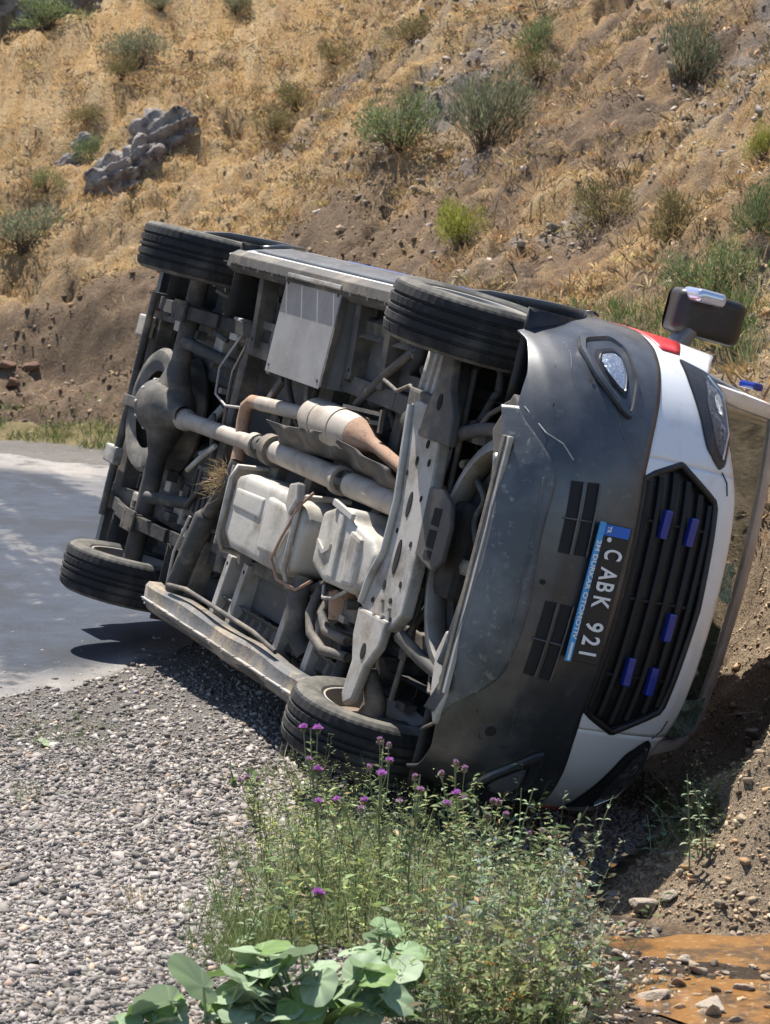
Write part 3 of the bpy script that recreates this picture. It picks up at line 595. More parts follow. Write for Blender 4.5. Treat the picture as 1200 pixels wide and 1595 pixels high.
# vertical dimples in the lip
# ---- white nose above the bumper
ztop = lambda y: 1.325 - .20 * (abs(y) / .9) ** 2.2
def gtop(y): return float(np.interp(abs(y), [0, .43, .545], [1.175, 1.15, .955]))
def gbot(y): return float(np.interp(abs(y), [0, .47, .55], [.765, .765, .955]))
sg_ = SY(.55)
def yof(s): return float(np.interp(abs(s), ARC, PLc[:, 1]))
patch('nose_panel', M_white, np.linspace(-sg_, sg_, 61), lambda s: gtop(yof(s)), lambda s: ztop(yof(s)), 12)
for sgn in (-1, 1):
    patch('nose_corner', M_white, [sgn * a for a in np.linspace(SY(.47), sg_, 8)], lambda s: .755, lambda s: max(.757, gbot(yof(s))), 6)
    # wing: from the grille corner round to the door
    cols = list(np.linspace(sg_, XS(.46), 30)) + [XS(x) for x in xcols(.459, -.62)]
    def lo(s):
        x = sx(s); return zbf(abs(s)) - .01 if x > .22 else archz(x, .30)
    def hi(s):
        x = sx(s); y = yof(s); return ztop(min(y, .9)) if x > .7 else float(np.interp(x, [-.7, .2, .7], [1.46, 1.40, ztop(.87)]))
    patch('wing', M_white, [sgn * c for c in cols], lo, hi, 16)
    def ribbon(name, m, s0, s1, f0, f1, off, n=16):
        return patch(name, m, [sgn * a for a in np.linspace(s0, s1, n)], f0, f1, 5, off, solid=.002)
    ribbon('red_stripe', M_red, XS(.52), XS(-.5), lambda s: .97 + (sx(s) < .3) * 0 + .10 * float(sst(.5, -.5, sx(s)) if False else np.interp(sx(s), [-.5, .5], [.0, .0])), lambda s: float(np.interp(sx(s), [-.5, .1, .52], [1.33, 1.27, 1.06])), .004)
    # body side behind the wing
    side = [XS(x) for x in xcols(-.625, -4.02)]
    patch('body_side', M_white, [sgn * c for c in side], lambda s: archz(sx(s), .30), lambda s: 1.36, 14)
    patch('upper_side', M_white, [sgn * c for c in [XS(x) for x in np.linspace(-.9, -4.02, 20)]], lambda s: 1.362, lambda s: 2.36, 12)
    patch('stripe_band', M_pblue if sgn < 0 else M_pblue, [sgn * c for c in [XS(x) for x in np.linspace(-.7, -3.95, 16)]], lambda s: 1.10, lambda s: 1.22, 3, .004, solid=.002)
    patch('side_window', M_black, [sgn * c for c in [XS(x) for x in np.linspace(-1.0, -1.65, 6)]], lambda s: 1.40, lambda s: 2.02, 8, .004, solid=.003)
    patch('side_window', M_black, [sgn * c for c in [XS(x) for x in np.linspace(-1.9, -3.8, 8)]], lambda s: 1.42, lambda s: 2.04, 8, .004, solid=.003)
    patch('side_cladding', M_lip, [sgn * c for c in [XS(x) for x in np.linspace(-.52, -2.62, 30)]], lambda s: .40, lambda s: .60 + .0 * s, 6, .008, solid=.004)
    patch('side_stripe', M_pblue, [sgn * c for c in [XS(x) for x in np.linspace(-.66, -2.5, 16)]], lambda s: .86, lambda s: .93, 3, .005, solid=.002)
    # sill and its pinch flange with notches
    MB().add(*(lambda P: (P, [(0, 1, 2, 3)]))([(0, 0, 0)] * 4)) if False else None
    sb = MB(); pts2 = [(.84, .33), (.86, .285), (.925, .29), (.955, .33), (.955, .44), (.84, .44)]
    M4 = Matrix(((0, 0, 1, 0), (sgn, 0, 0, 0), (0, 1, 0, 0), (0, 0, 0, 1)))
    sb.prism(pts2, -2.66, -.5, M4).build('sill', M_frame, VAN, bevel=.006)
    fl = MB(); xk = -2.62
    while xk < -.52:
        L = .19; fl.box((xk + L / 2, sgn * .882, .268), (L - .016, .005, .045)); xk += L
    fl.build('sill_flange', M_pale if sgn > 0 else M_frame, VAN)
    # black wheel-arch mouldings
    for c in (0., -3.15):
        g = []
        for a in np.linspace(math.radians(-8), math.radians(188 if c < -1 else 188), 30):
            g.append([(c + r * math.cos(a), sgn * yv * YZ(.356 + r * math.sin(a)) / YZ(.7), .356 + r * math.sin(a)) for r, yv in ((AR + .05, 1.032), (AR + .03, 1.046), (AR - .004, 1.043), (AR - .008, .99))])
        g = [row for row in g if row[2][2] > .42 and not (c == 0. and row[2][0] > .2)]
        MB().grid(g).build('arch_moulding', M_bump, VAN, smooth=50, solid=.004)
        # liner
        g = [[(c + AR * math.cos(a) * .99, sgn * y, .356 + AR * math.sin(a) * .99) for y in (1.0, .85, .70, .60)] for a in np.linspace(math.radians(0), math.radians(180), 26)]
        MB().grid(g).build('wheel_arch_liner', M_black if c == 0. else M_dark, VAN, smooth=50, solid=.004)
        MB().add([(c + AR * .98 * math.cos(a), sgn * .60, .356 + AR * .98 * math.sin(a)) for a in np.linspace(0, math.pi, 24)], [tuple(range(24))]).build('arch_inner_wall', M_dark, VAN)

# ---- bonnet, cowl, windscreen, roof
hb = []
for y in np.linspace(-.9, .9, 41):
    p = Xf(y, ztop(y)) if abs(y) < .9 else Xf(.9 * np.sign(y), ztop(.9)); zt = ztop(y)
    hb.append([(p[0] + (.16 - p[0]) * t, p[1] * (1 - .04 * t), zt + (1.50 - .16 * (abs(y) / .9) ** 3 - zt) * (1 - (1 - t) ** 1.5) + .012 * math.sin(math.pi * t)) for t in np.linspace(0, 1, 16)])
MB().grid(hb).build('bonnet', M_white, VAN, smooth=40, solid=.015)
def WS(y, t):   # windscreen surface
    zc = 1.47 + (2.47 - 1.47) * t; x = .17 - .88 * t - (.22 - .13 * t) * (abs(y) / .9) ** 2.2; return (x, y * (1 - .05 * t), zc)
cw = [[(.19 - .03 * t - .2 * (abs(y) / .9) ** 2.2, y, 1.475 + .0 * t - (1 - t) * .0 + .0) for t in (0, 1)] for y in np.linspace(-.86, .86, 20)]
MB().grid([[WS(y, t) for t in np.linspace(0, 1, 12)] for y in np.linspace(-.84, .84, 26)]).build('windscreen', M_wind, VAN, smooth=40, solid=.006)
MB().tube([(.17 - .22 * (abs(y) / .9) ** 2.2, y, 1.455) for y in np.linspace(-.88, .88, 24)], .035, 8).build('cowl', M_black, VAN, smooth=60)
M_shard = mat('crazed green glass', (.28, .42, .36), rough=.25, spec=.8, noise=[(30, (.10, .2, .16), .45, .6, 4)], bump=[(50, 1, .02)])
for k, (y0, y1, t0, t1) in enumerate(((-.10, .07, .62, .80), (.50, .72, .50, .62), (.60, .78, .30, .95), (.36, .46, .60, .70))):
    r3 = np.random.default_rng(70 + k)
    MB().grid([[(lambda p: (p[0] + .02 + .03 * r3.random(), p[1] + .012 * r3.normal(), p[2] + .01 * r3.normal()))(WS(y, t)) for t in np.linspace(t0, t1, 6)] for y in np.linspace(y0, y1, 5)]).build('glass_flap', M_shard, VAN, solid=.004)
for sgn in (-1, 1):
    q = [WS(sgn * .86, t) for t in np.linspace(-.06, 1.0, 10)]
    MB().grid([[(p[0] + .01, p[1] - sgn * .03, p[2]), (p[0] - .005, p[1] + sgn * .035, p[2]), (p[0] - .13, p[1] + sgn * .05, p[2])] for p in q]).build('windscreen_pillar', M_white, VAN, smooth=60, solid=.02)
    MB().grid([[(WS(sgn * .86, t)[0] - .12 - (0 if k == 0 else 1) * (.9 + WS(sgn * .86, t)[0] - .10), (sgn * (.905 + .0 * t)) * YZ(WS(0, t)[2]) / YZ(1.5) * (1.0), WS(0, t)[2]) for k in (0, 1)] for t in np.linspace(0, 1, 8)]).build('door_window', M_black, VAN, smooth=40, solid=.006)
# header and roof
def yr(z): return 1.03 * YZ(z) if z < 2.36 else .885
rf = []
RX = [(-.69, 2.45, .85), (-.74, 2.53, .86), (-.84, 2.60, .86), (-1.05, 2.66, .86), (-1.4, 2.70, .85), (-2.4, 2.72, .86), (-3.6, 2.70, .86), (-4.0, 2.60, .85), (-4.06, 2.40, .85)]
for (x, z, hw) in RX:
    row = []
    for a in np.linspace(-1, 1, 31):
        sgn = np.sign(a) or 1; b = abs(a)
        if b < .8: row.append((x - .08 * (b) ** 2 * (x > -1.0), a / .8 * (hw - .09), z - .02 * b))
        else:
            t = (b - .8) / .2 * math.pi / 2; row.append((x - .08 * b * b * (x > -1.0), sgn * (hw - .09 + .11 * math.sin(t)), z - .02 - (.12 + max(0, z - 2.40) * .8) * (1 - math.cos(t))))
    rf.append(row)
MB().grid(rf).build('roof', mat('dusty roof paint', (.50, .45, .40), rough=.5, noise=[(6, (.33, .26, .2), .4, .7, 6), (2, (.62, .6, .57), .5, .7, 3)]), VAN, smooth=50, solid=.02)
MB().grid([[(-4.075, y, z) for z in np.linspace(.60, 2.45, 10)] for y in np.linspace(-.98, .98, 12)]).build('rear_door', M_white, VAN, solid=.02)
# roof blue beacon on right edge
MB().box((-.50, -.92, 2.10), (.13, .035, .055)).build('blue_beacon', M_blue, VAN, bevel=.012)
# cabin block so that the glass shows a dark interior
MB().grid([[(-.95, y, z) for z in np.linspace(1.3, 2.3, 3)] for y in (-.8, .8)]).build('cabin_bulkhead', mat('dark cabin', (.05, .055, .05), rough=.9), VAN)
MB().grid([[(x, y, 1.36 - (x + .2) * .0) for x in (-.95, .0)] for y in (-.85, .85)]).build('dashboard', M_dark, VAN)

# ---- grille with bars and strobes
gp = []
for y in np.linspace(-.545, .545, 45):
    z0, z1 = gbot(y), gtop(y); gp.append([tuple(np.array(Xf(y, z0 + (z1 - z0) * t)) - np.array((.040, 0, 0))) for t in np.linspace(0, 1, 8)])
GR = MB().grid(gp).build('grille', M_black, VAN, smooth=40)
fr = [Xf(y, gtop(y), .004) for y in np.linspace(-.545, .545, 41)] + [Xf(y, gbot(y), .004) for y in np.linspace(.545, -.545, 41)]
MB().tube([(p[0] - .012, p[1], p[2]) for p in fr] + [(fr[0][0] - .012, fr[0][1], fr[0][2])], .014, 8, cap=False).build('grille_surround', M_black, GR, smooth=60)
def hexw(z): return float(np.interp(z, [.765, .955, 1.15, 1.175], [.465, .54, .43, .3]))
M_bar = mat('satin black bar', (.006, .006, .008), rough=.6)
for z in (.80, .865, .935, 1.005, 1.075, 1.135):
    wv = hexw(z) - .02
    MB().grid([[(lambda q: (q[0] - .05 + .04 * k, q[1], q[2] + dz_))(Xf(y, z)) for k, dz_ in ((0, -.016), (.8, -.013), (1, 0), (.8, .013), (0, .016))] for y in np.linspace(-wv, wv, 30)]).build('grille_bar', M_bar, GR, smooth=40)
for y in (-.31, -.0, .31):
    MB().grid([[(lambda q: (q[0] - .05 + .025 * k, q[1] + dy, q[2]))(Xf(y, z)) for k, dy in ((0, -.008), (1, -.005), (1, .005), (0, .008))] for z in np.linspace(.77, 1.14, 8)]).build('grille_bar', M_bar, GR)
for (y, z) in ((-.31, .897), (-.30, 1.035), (.085, 1.04), (.285, .905), (.31, 1.035)):
    p = Xf(y, z); MB().box((p[0] + .0, y, z), (.03, .115, .034)).build('strobe_light', M_blue, GR, bevel=.006)
# lower intake slots
def surf_poly(pts, off, grid=6):
    """closed polygon in (y,z) laid on the skin, triangle fan from centre in rings"""
    pts = np.array(pts, float); c = pts.mean(0); P = []
    per = []
    for i in range(len(pts)):
        a, b = pts[i], pts[(i + 1) % len(pts)]
        for t in np.linspace(0, 1, 6, endpoint=False): per.append(a + (b - a) * t)
    n = len(per); V = [Xf(c[0], c[1], off)]; F = []
    for r in range(1, grid + 1):
        for q in per: p = c + (q - c) * r / grid; V.append(Xf(p[0], p[1], off))
    for k in range(n): F.append((0, 1 + k, 1 + (k + 1) % n))
    for r in range(grid - 1):
        for k in range(n): F.append((1 + r * n + k, 1 + (r + 1) * n + k, 1 + (r + 1) * n + (k + 1) % n, 1 + r * n + (k + 1) % n))
    return V, F
def rnd(poly, r=.25, k=4):
    poly = [np.array(p, float) for p in poly]; o = []
    for i in range(len(poly)):
        a, b, c = poly[i - 1], poly[i], poly[(i + 1) % len(poly)]; p0 = b + (a - b) * r; p1 = b + (c - b) * r
        for t in np.linspace(0, 1, k): o.append((1 - t) ** 2 * p0 + 2 * t * (1 - t) * b + t * t * p1)
    return o
for (y0, y1) in ((-.42, -.13), (.07, .38)):
    for (z0, z1) in ((.43, .475), (.50, .545)):
        MB().add(*surf_poly([(y0, z0), (y1, z0), (y1, z1), (y0, z1)], .0075)).build('intake_slot', mat('deep slot', (.010, .010, .012), rough=.8) if 'deep slot' not in bpy.data.materials else bpy.data.materials['deep slot'], VAN)
        MB().tube([Xf(y, z1 + .006, .012) for y in np.linspace(y0, y1, 12)], .005, 6).build('intake_slat', M_bump, VAN, smooth=60)
for y in (-.27, .23): MB().tube([Xf(y, z, .01) for z in np.linspace(.42, .56, 6)], .004, 6).build('intake_slat', M_bump, VAN, smooth=60)
# tow-eye hole
for (y, z, r) in ((.0, .40, .011), (-.78, .52, .009), (.62, .42, .02)):
    MB().add(*surf_poly([(y + r * math.cos(a), z + r * math.sin(a)) for a in np.linspace(0, 6.28, 9)[:-1]], .0125, 2)).build('bumper_hole', bpy.data.materials['deep slot'], VAN)
# panel seam in the bumper
for sgn in (-1, 1):
    MB().tube([Xf(sgn * y, z, .003) for y, z in ((.60, .34), (.66, .40), (.68, .5), (.66, .62))] if sgn > 0 else [Xf(-y, z, .003) for y, z in ((.55, .33), (.66, .36), (.8, .39))], .003, 5).build('bumper_seam', M_black, VAN)
MB().tube([Xf(y, z, .006) for y, z in ((-.62, .27), (-.60, .33), (-.56, .39), (-.50, .43))], .003, 5).build('bumper_crack', M_pale, VAN)
for (a, b) in (((.50, .45), (.62, .50)), ((.55, .40), (.70, .47)), ((-.70, .60), (-.58, .66)), ((.3, .60), (.38, .66)), ((-.9, .47), (-.74, .44))):
    MB().tube([Xf(a[0] + (b[0] - a[0]) * t, a[1] + (b[1] - a[1]) * t + .006 * math.sin(7 * t), .0045) for t in np.linspace(0, 1, 6)], .0016, 4).build('scratch', M_lip, VAN)
# ---- fog lights
for sgn in (-1, 1):
    ring = [(.93, .54), (.962, .68), (.93, .735), (.80, .735), (.665, .685), (.68, .64), (.79, .53), (.88, .505)]
    if True:
        R1 = rnd(ring, .22); R2 = [np.array((.835, .63)) + (p - np.array((.835, .63))) * .86 for p in R1]; R3 = [np.array((.835, .63)) + (p - np.array((.835, .63))) * .60 for p in R1]; R4 = [np.array((.835, .63)) + (p - np.array((.835, .63))) * .42 for p in R1]
        g = [[Xf(sgn * p[0], p[1], o) for p, o in ((R1[k % len(R1)], .010), (R1[k % len(R1)] * .98 + np.array((.835, .63)) * .02, .024), (R2[k % len(R1)], .026), (R2[k % len(R1)] * .97 + np.array((.835, .63)) * .03, .014), (R3[k % len(R1)], .012))] for k in range(len(R1) + 1)]
        FH = MB().grid(g).build('fog_light_housing', M_bump, VAN, smooth=35)
        MB().add(*surf_poly([(sgn * p[0], p[1]) for p in R3], .0125, 3)).build('fog_light_recess', M_black, FH)
        MB().add(*surf_poly([(sgn * p[0], p[1]) for p in R4], .020, 3)).build('fog_light', mat('fog reflector', (.5, .55, .62), rough=.25, metal=.8, bump=[(40, .8, .01)]) if sgn < 0 else bpy.data.materials['fog reflector'], FH, smooth=60)
        g2 = [[Xf(sgn * p[0], p[1], o) for p, o in ((R3[k % len(R3)] * .8 + np.array((.835, .63)) * .2, .013), (R3[k % len(R3)] * .77 + np.array((.835, .63)) * .23, .023), (R4[k % len(R4)], .016))] for k in range(len(R3) + 1)]
        MB().grid(g2).build('fog_light_ring', M_bump, FH, smooth=35)
# ---- headlights
    HP = rnd([(.95, 1.03), (.92, 1.17), (.85, 1.243), (.70, 1.238), (.58, 1.185), (.56, 1.15), (.63, 1.075), (.86, 1.025)], .2)
    H0 = MB().add(*surf_poly([(sgn * p[0], p[1]) for p in HP], .003)).build('headlight', M_black, VAN)
    MB().add(*surf_poly([(sgn * p[0], p[1]) for p in HP], .014)).build('headlight_lens', M_lens, H0, smooth=60)
    for (cy, cz, ry, rz_) in ((.80, 1.175, .045, .022), (.70, 1.175, .030, .018)):
        MB().add(*surf_poly([(sgn * (cy + ry * math.cos(a)), cz + rz_ * math.sin(a)) for a in np.linspace(0, 6.28, 13)[:-1]], .009, 3)).build('reflector', mat('lamp reflector', (.55, .57, .6), rough=.18, metal=.9, noise=[(38, (.04, .04, .045), .48, .56, 2)], bump=[(60, 1, .02)]) if 'lamp reflector' not in bpy.data.materials else bpy.data.materials['lamp reflector'], H0)
    MB().add(*surf_poly([(sgn * a, b) for a, b in rnd([(.905, 1.14), (.87, 1.222), (.72, 1.218), (.60, 1.172), (.64, 1.135), (.80, 1.105)], .2)], .0065, 4)).build('reflector_bowl', mat('smoked reflector', (.20, .20, .21), rough=.25, metal=.6, noise=[(16, (.45, .46, .5), .52, .62, 3), (30, (.03, .03, .035), .55, .66, 3)], bump=[(35, .8, .02)]) if 'smoked reflector' not in bpy.data.materials else bpy.data.materials['smoked reflector'], H0)
    MB().tube([Xf(sgn * y, z, .010) for y, z in ((.60, 1.165), (.70, 1.21), (.84, 1.215), (.90, 1.15))], .007, 6).build('light_strip', M_chrome, H0, smooth=60)
    # bonnet shut line
    MB().tube([Xf(sgn * y, z, .002) for y, z in ((.555, 1.17), (.52, 1.20), (.47, 1.21))], .003, 5).build('bonnet_shut_line', M_black, VAN)

# ---- licence plate
Pp = Xf(0, .64); PX = Pp[0] + .02
PLT = MB().box((PX, .0, .64), (.012, .545, .145)).build('licence_plate', M_plate, VAN, bevel=.004)
MB().box((PX + .009, .0, .5755), (.008, .55, .026)).build('plate_frame_strip', M_lblue, PLT, bevel=.002)
MB().box((PX + .0085, -.248, .645), (.006, .042, .112)).build('plate_blue_band', M_pblue, PLT)
def text(s, y, z, size, m, name, parent=PLT, off=.0125, squeeze=1.):
    cu = bpy.data.curves.new(name, 'FONT'); cu.body = s; cu.size = size; cu.extrude = .0012; cu.align_x = 'LEFT'; cu.align_y = 'CENTER'; cu.offset = size * .018
    t = bpy.data.objects.new('tmp', cu); COL.objects.link(t); dg = bpy.context.evaluated_depsgraph_get(); me = bpy.data.meshes.new_from_object(t.evaluated_get(dg)); bpy.data.objects.remove(t); bpy.data.curves.remove(cu)
    me.materials.clear(); me.materials.append(m); o = newobj(name, me, parent)
    o.matrix_local = Matrix(((0, 0, 1, PX + off), (squeeze, 0, 0, y), (0, 1, 0, z), (0, 0, 0, 1))); return o
text('C', -.180, .648, .107, M_ink, 'letter', squeeze=.58)
text('A', -.105, .648, .107, M_ink, 'letter', squeeze=.66); text('B', -.052, .648, .107, M_ink, 'letter', squeeze=.66); text('K', .004, .648, .107, M_ink, 'letter', squeeze=.66)
text('9', .108, .648, .107, M_ink, 'digit', squeeze=.72); text('2', .163, .648, .107, M_ink, 'digit', squeeze=.72); text('1', .214, .648, .107, M_ink, 'digit', squeeze=.72)
text('.', -.226, .648, .12, M_ink, 'mark')
MB().box((PX + .0135, .235, .5755), (.001, .07, .010)).build('frame_print', M_ink, PLT)
text('TR', -.264, .607, .024, M_ink, 'country_letters', squeeze=.9)
text('2M DURKAR OTOMOTIV ', -.205, .5755, .027, M_ink, 'frame_lettering', off=.0135, squeeze=1.30)

# ---- mirror (the left one is crushed under the van)
for sgn in (-1,):
    MR = MB().prism(rnd([(-.20, 1.44), (-.18, 1.76), (-.02, 1.76), (.02, 1.70), (.02, 1.44), (-.03, 1.40)], .22), -.0, .20, Matrix(((1, 0, 0, -.12), (0, 0, sgn, sgn * 1.06), (0, 1, 0, -.02), (0, 0, 0, 1)))).build('wing_mirror', M_black, VAN, bevel=.05, smooth=70, seg=6)
    MB().box((-.10, sgn * 1.24, 1.48), (.15, .06, .15)).build('indicator_cap', M_mirrorsil, MR, bevel=.028, smooth=60, seg=4)
    MB().bar((-.15, sgn * .97, 1.42), (-.15, sgn * 1.10, 1.47), .10, .07).build('mirror_arm', M_bump, MR, bevel=.02, smooth=60)
    MB().box((-.327, sgn * 1.155, 1.58), (.006, .15, .26)).build('mirror_glass', M_chrome, MR, bevel=.002)

# ---- wheels
def make_wheel(c, sgn, dual=False):
    """sgn +1 = left side: outer face at +y"""
    R = .356; y0, y1 = -.117, .117; W = empty('wheel', (0, 0, 0), parent=VAN); W.location = c; W.rotation_euler = (0, 0, math.radians(5) if c[0] == 0 else 0)
    prof = [(.215, y0 + .015), (.235, y0 + .004), (.28, y0 - .008), (.322, y0 - .004), (.340, y0 + .010)]
    edges = [-.098, -.06, -.052, -.02, -.012, .012, .020, .052, .06, .098]
    prof += [(.349, -.098), (.355, -.066), (.344, -.062), (.344, -.054), (.357, -.050), (.357, -.022), (.345, -.018), (.345, -.010), (.3575, -.006), (.3575, .006), (.345, .010), (.345, .018), (.357, .022), (.357, .050), (.344, .054), (.344, .062), (.355, .066), (.349, .098)]
    prof += [(.340, y1 - .010), (.322, y1 + .004), (.28, y1 + .008), (.235, y1 - .004), (.215, y1 - .015)]
    m = MB(); n = 168; V = []; m_ = len(prof)
    for k in range(n):
        a = 2 * math.pi * k / n; nt_ = (k % 3 == 0)
        for j, (r, h) in enumerate(prof):
            if nt_ and j in (4, 5, m_ - 5, m_ - 6): r -= .0055
            if (k % 3 == 1) and j in (9, 10, 15, 16): r -= .003
            V.append((r * math.cos(a), h * 1.0, r * math.sin(a)))
    F = [(k * m_ + j, k * m_ + j + 1, ((k + 1) % n) * m_ + j + 1, ((k + 1) % n) * m_ + j) for k in range(n) for j in range(m_ - 1)]
    m.add(V, F); ty = m.build('tyre', M_tyre, W, smooth=28)
    me = ty.data; me.materials.append(M_wall)
    for p in me.polygons:
        cc = p.center
        if abs(cc.y) > .112: p.material_index = 1
    s = sgn
    rim = MB().lathe([(.222, -s * .108), (.214, -s * .106), (.205, -s * .09), (.188, -s * .06), (.185, s * .03), (.20, s * .08), (.212, s * .104), (.222, s * .106)], (0, 0, 0), 48); rim.build('rim', M_rim, W, smooth=40, solid=.004)
    MB().lathe([(.190, s * .02), (.165, s * .045), (.12, s * .055), (.095, s * .03), (.05, s * .03), (.045, s * .06), (.0, s * .062)], (0, 0, 0), 40).build('wheel_disc', M_rim, W, smooth=40, solid=.006)
    hol = MB()
    for k in range(10):
        a = k * 2 * math.pi / 10; hol.tube([(.145 * math.cos(a), s * .040, .145 * math.sin(a)), (.145 * math.cos(a), s * .056, .145 * math.sin(a))], .017, 12)
    hol.build('wheel_disc_holes', M_black, W)
    MB().lathe([(0, -s * .07), (.06, -s * .07), (.10, -s * .05), (.16, -s * .045), (.165, -s * .02), (.0, -s * .02)], (0, 0, 0), 40).build('brake_disc', M_brake, W, smooth=30)
    MB().box((.11, -s * .045, .05), (.09, .085, .16)).build('brake_caliper', M_frame, W, bevel=.012)
    return W
for (x, y) in ((0, -.87), (0, .87), (-3.15, -.87), (-3.15, .87)):
    make_wheel((x, y, .356), 1 if y > 0 else -1)

# ---- underbody
# floor pan with pressed ribs
g = []
for y in np.linspace(-.86, .86, 87):
    rib = .016 * (1 if int((y + 3) / .085) % 2 else 0); tun = .13 * float(1 - sst(.10, .2, abs(y + .05)))
    g.append([(x, y, .60 + rib * (abs(y) > .2) + tun) for x in np.linspace(-3.98, -.15, 12)])
MB().grid(g).build('floor_pan', M_floor, VAN, smooth=25, solid=.004, offset=1)
# firewall, engine bay walls, radiator
MB().grid([[(-.16, y, z) for z in (.5, 1.2)] for y in (-.75, .75)]).build('firewall', M_dark, VAN)
MB().box((.30, .0, 1.0), (.95, 1.16, .04)).build('engine_bay_roof', M_black, VAN)
MB().box((.22, .02, .66), (.42, .52, .42)).build('engine_block', M_dark, VAN, bevel=.04)
MB().box((.24, .02, .42), (.34, .40, .16)).build('sump', M_dark, VAN, bevel=.035)
MB().tube([(.30, -.50, .62), (.30, -.28, .62)], .09, 18).build('alternator', M_frame, VAN, smooth=40)
MB().tube([(.42, -.42, .50), (.42, -.26, .50)], .055, 16).build('pulley', M_black, VAN, smooth=40)
MB().box((.70, .02, .66), (.05, 1.0, .55)).build('radiator', M_black, VAN)
# lengthwise frame rails
for sgn in (-1, 1):
    r = [(-4.0, sgn * .52, .50), (-3.6, sgn * .52, .56), (-2.7, sgn * .52, .56), (-2.45, sgn * .50, .47), (-.6, sgn * .47, .45), (-.2, sgn * .45, .46), (.78, sgn * .45, .50)]
    m = MB()
    for a, b in zip(r[:-1], r[1:]): m.bar(a, b, .085, .12)
    m.build('frame_rail', M_frame, VAN, bevel=.008)
for x, z, wd in ((-3.92, .50, .12), (-2.55, .50, .09), (-1.42, .50, .08), (-.62, .49, .09)):
    MB().box((x, 0, z), (wd, 1.0, .09)).build('cross_beam', M_frame, VAN, bevel=.008)
# perforated outriggers between rail and sill
M_hole = mat('dark hole', (.008, .008, .008), rough=.95)
for sgn in (-1, 1):
    for x in (-2.30, -1.92, -1.70, -1.10, -.75):
        o = MB().bar((x, sgn * .50, .42), (x - .03, sgn * .86, .40), .055, .09, up=(0, 0, 1)).build('outrigger', M_frame if x < -2 or sgn < 0 else M_pale, VAN, bevel=.005)
        h = MB()
        for k in range(5): h.tube([(x - .006 * k + .0, sgn * (.54 + .07 * k), .372), (x - .006 * k, sgn * (.54 + .07 * k), .3735 if False else .378)], .011, 8)
        h.build('outrigger_holes', M_hole, o)
    # ribbed inner sill closing panel
    g = []
    for i, x in enumerate(np.linspace(-1.95, -.45, 101)):
        d = .018 * (1 if (i // 3) % 2 else 0); g.append([(x, sgn * (.70 + .10 * t) , .395 + .02 * math.sin(6 * t) - d + .05 * t) for t in np.linspace(0, 1, 5)])
    MB().grid(g).build('ribbed_floor_strip', M_frame if sgn > 0 else M_frame, VAN, smooth=25, solid=.004)
    MB().grid([[(x, sgn * y, .45) for y in (.52, .70)] for x in (-1.95, -.45)]).build('inner_sill_panel', M_floor, VAN)
# torn lower sill cover
M_sill = mat('scraped sill paint', (.17, .165, .16), rough=.7, noise=[(5, (.34, .27, .19), .50, .64, 7), (9, (.10, .095, .09), .54, .68, 7)], bump=[(25, .5, .01)])
g = [[(x, y + .006 * math.sin(7 * x), z + .005 * math.sin(11 * x + y * 9)) for y, z in ((.79, .34), (.795, .275), (.815, .262), (.87, .268), (.895, .262), (.905, .28), (.935, .30), (.965, .36))] for x in np.linspace(-2.62, -.45, 40)]
MB().grid(g).build('sill_cover', M_sill, VAN, smooth=25, solid=.004)
MB().tube([(-2.35, .76, .27), (-2.1, .73, .27), (-1.2, .735, .27), (-.9, .76, .27)], .012, 8).build('step_rail', M_frame, VAN, smooth=60)
# rear axle
AX = MB().tube([(-3.15, -.78, .356), (-3.15, -.25, .356)], .052, 18).tube([(-3.15, .15, .356), (-3.15, .78, .356)], .052, 18).tube([(-3.15, -.3, .356), (-3.15, -.2, .356), (-3.15, -.12, .356)], [.055, .085, .12], 20).tube([(-3.15, .02, .356), (-3.15, .12, .356), (-3.15, .2, .356)], [.12, .08, .055], 20).build('rear_axle', M_frame, VAN, smooth=40)
MB().lathe([(0, -.20), (.10, -.185), (.145, -.14), (.155, -.09), (.155, .02), (.14, .06), (.09, .13), (.05, .20), (.05, .25)], (-3.15, -.05, .35), 28, axis='x').build('differential', M_frame, AX, smooth=30)
bo = MB()
for k in range(12):
    a = k * math.pi / 6; bo.tube([(-3.25, -.05 + .150 * math.cos(a), .35 + .150 * math.sin(a)), (-3.22, -.05 + .150 * math.cos(a), .35 + .150 * math.sin(a))], .010, 6)
bo.build('differential_bolts', M_pale, AX)
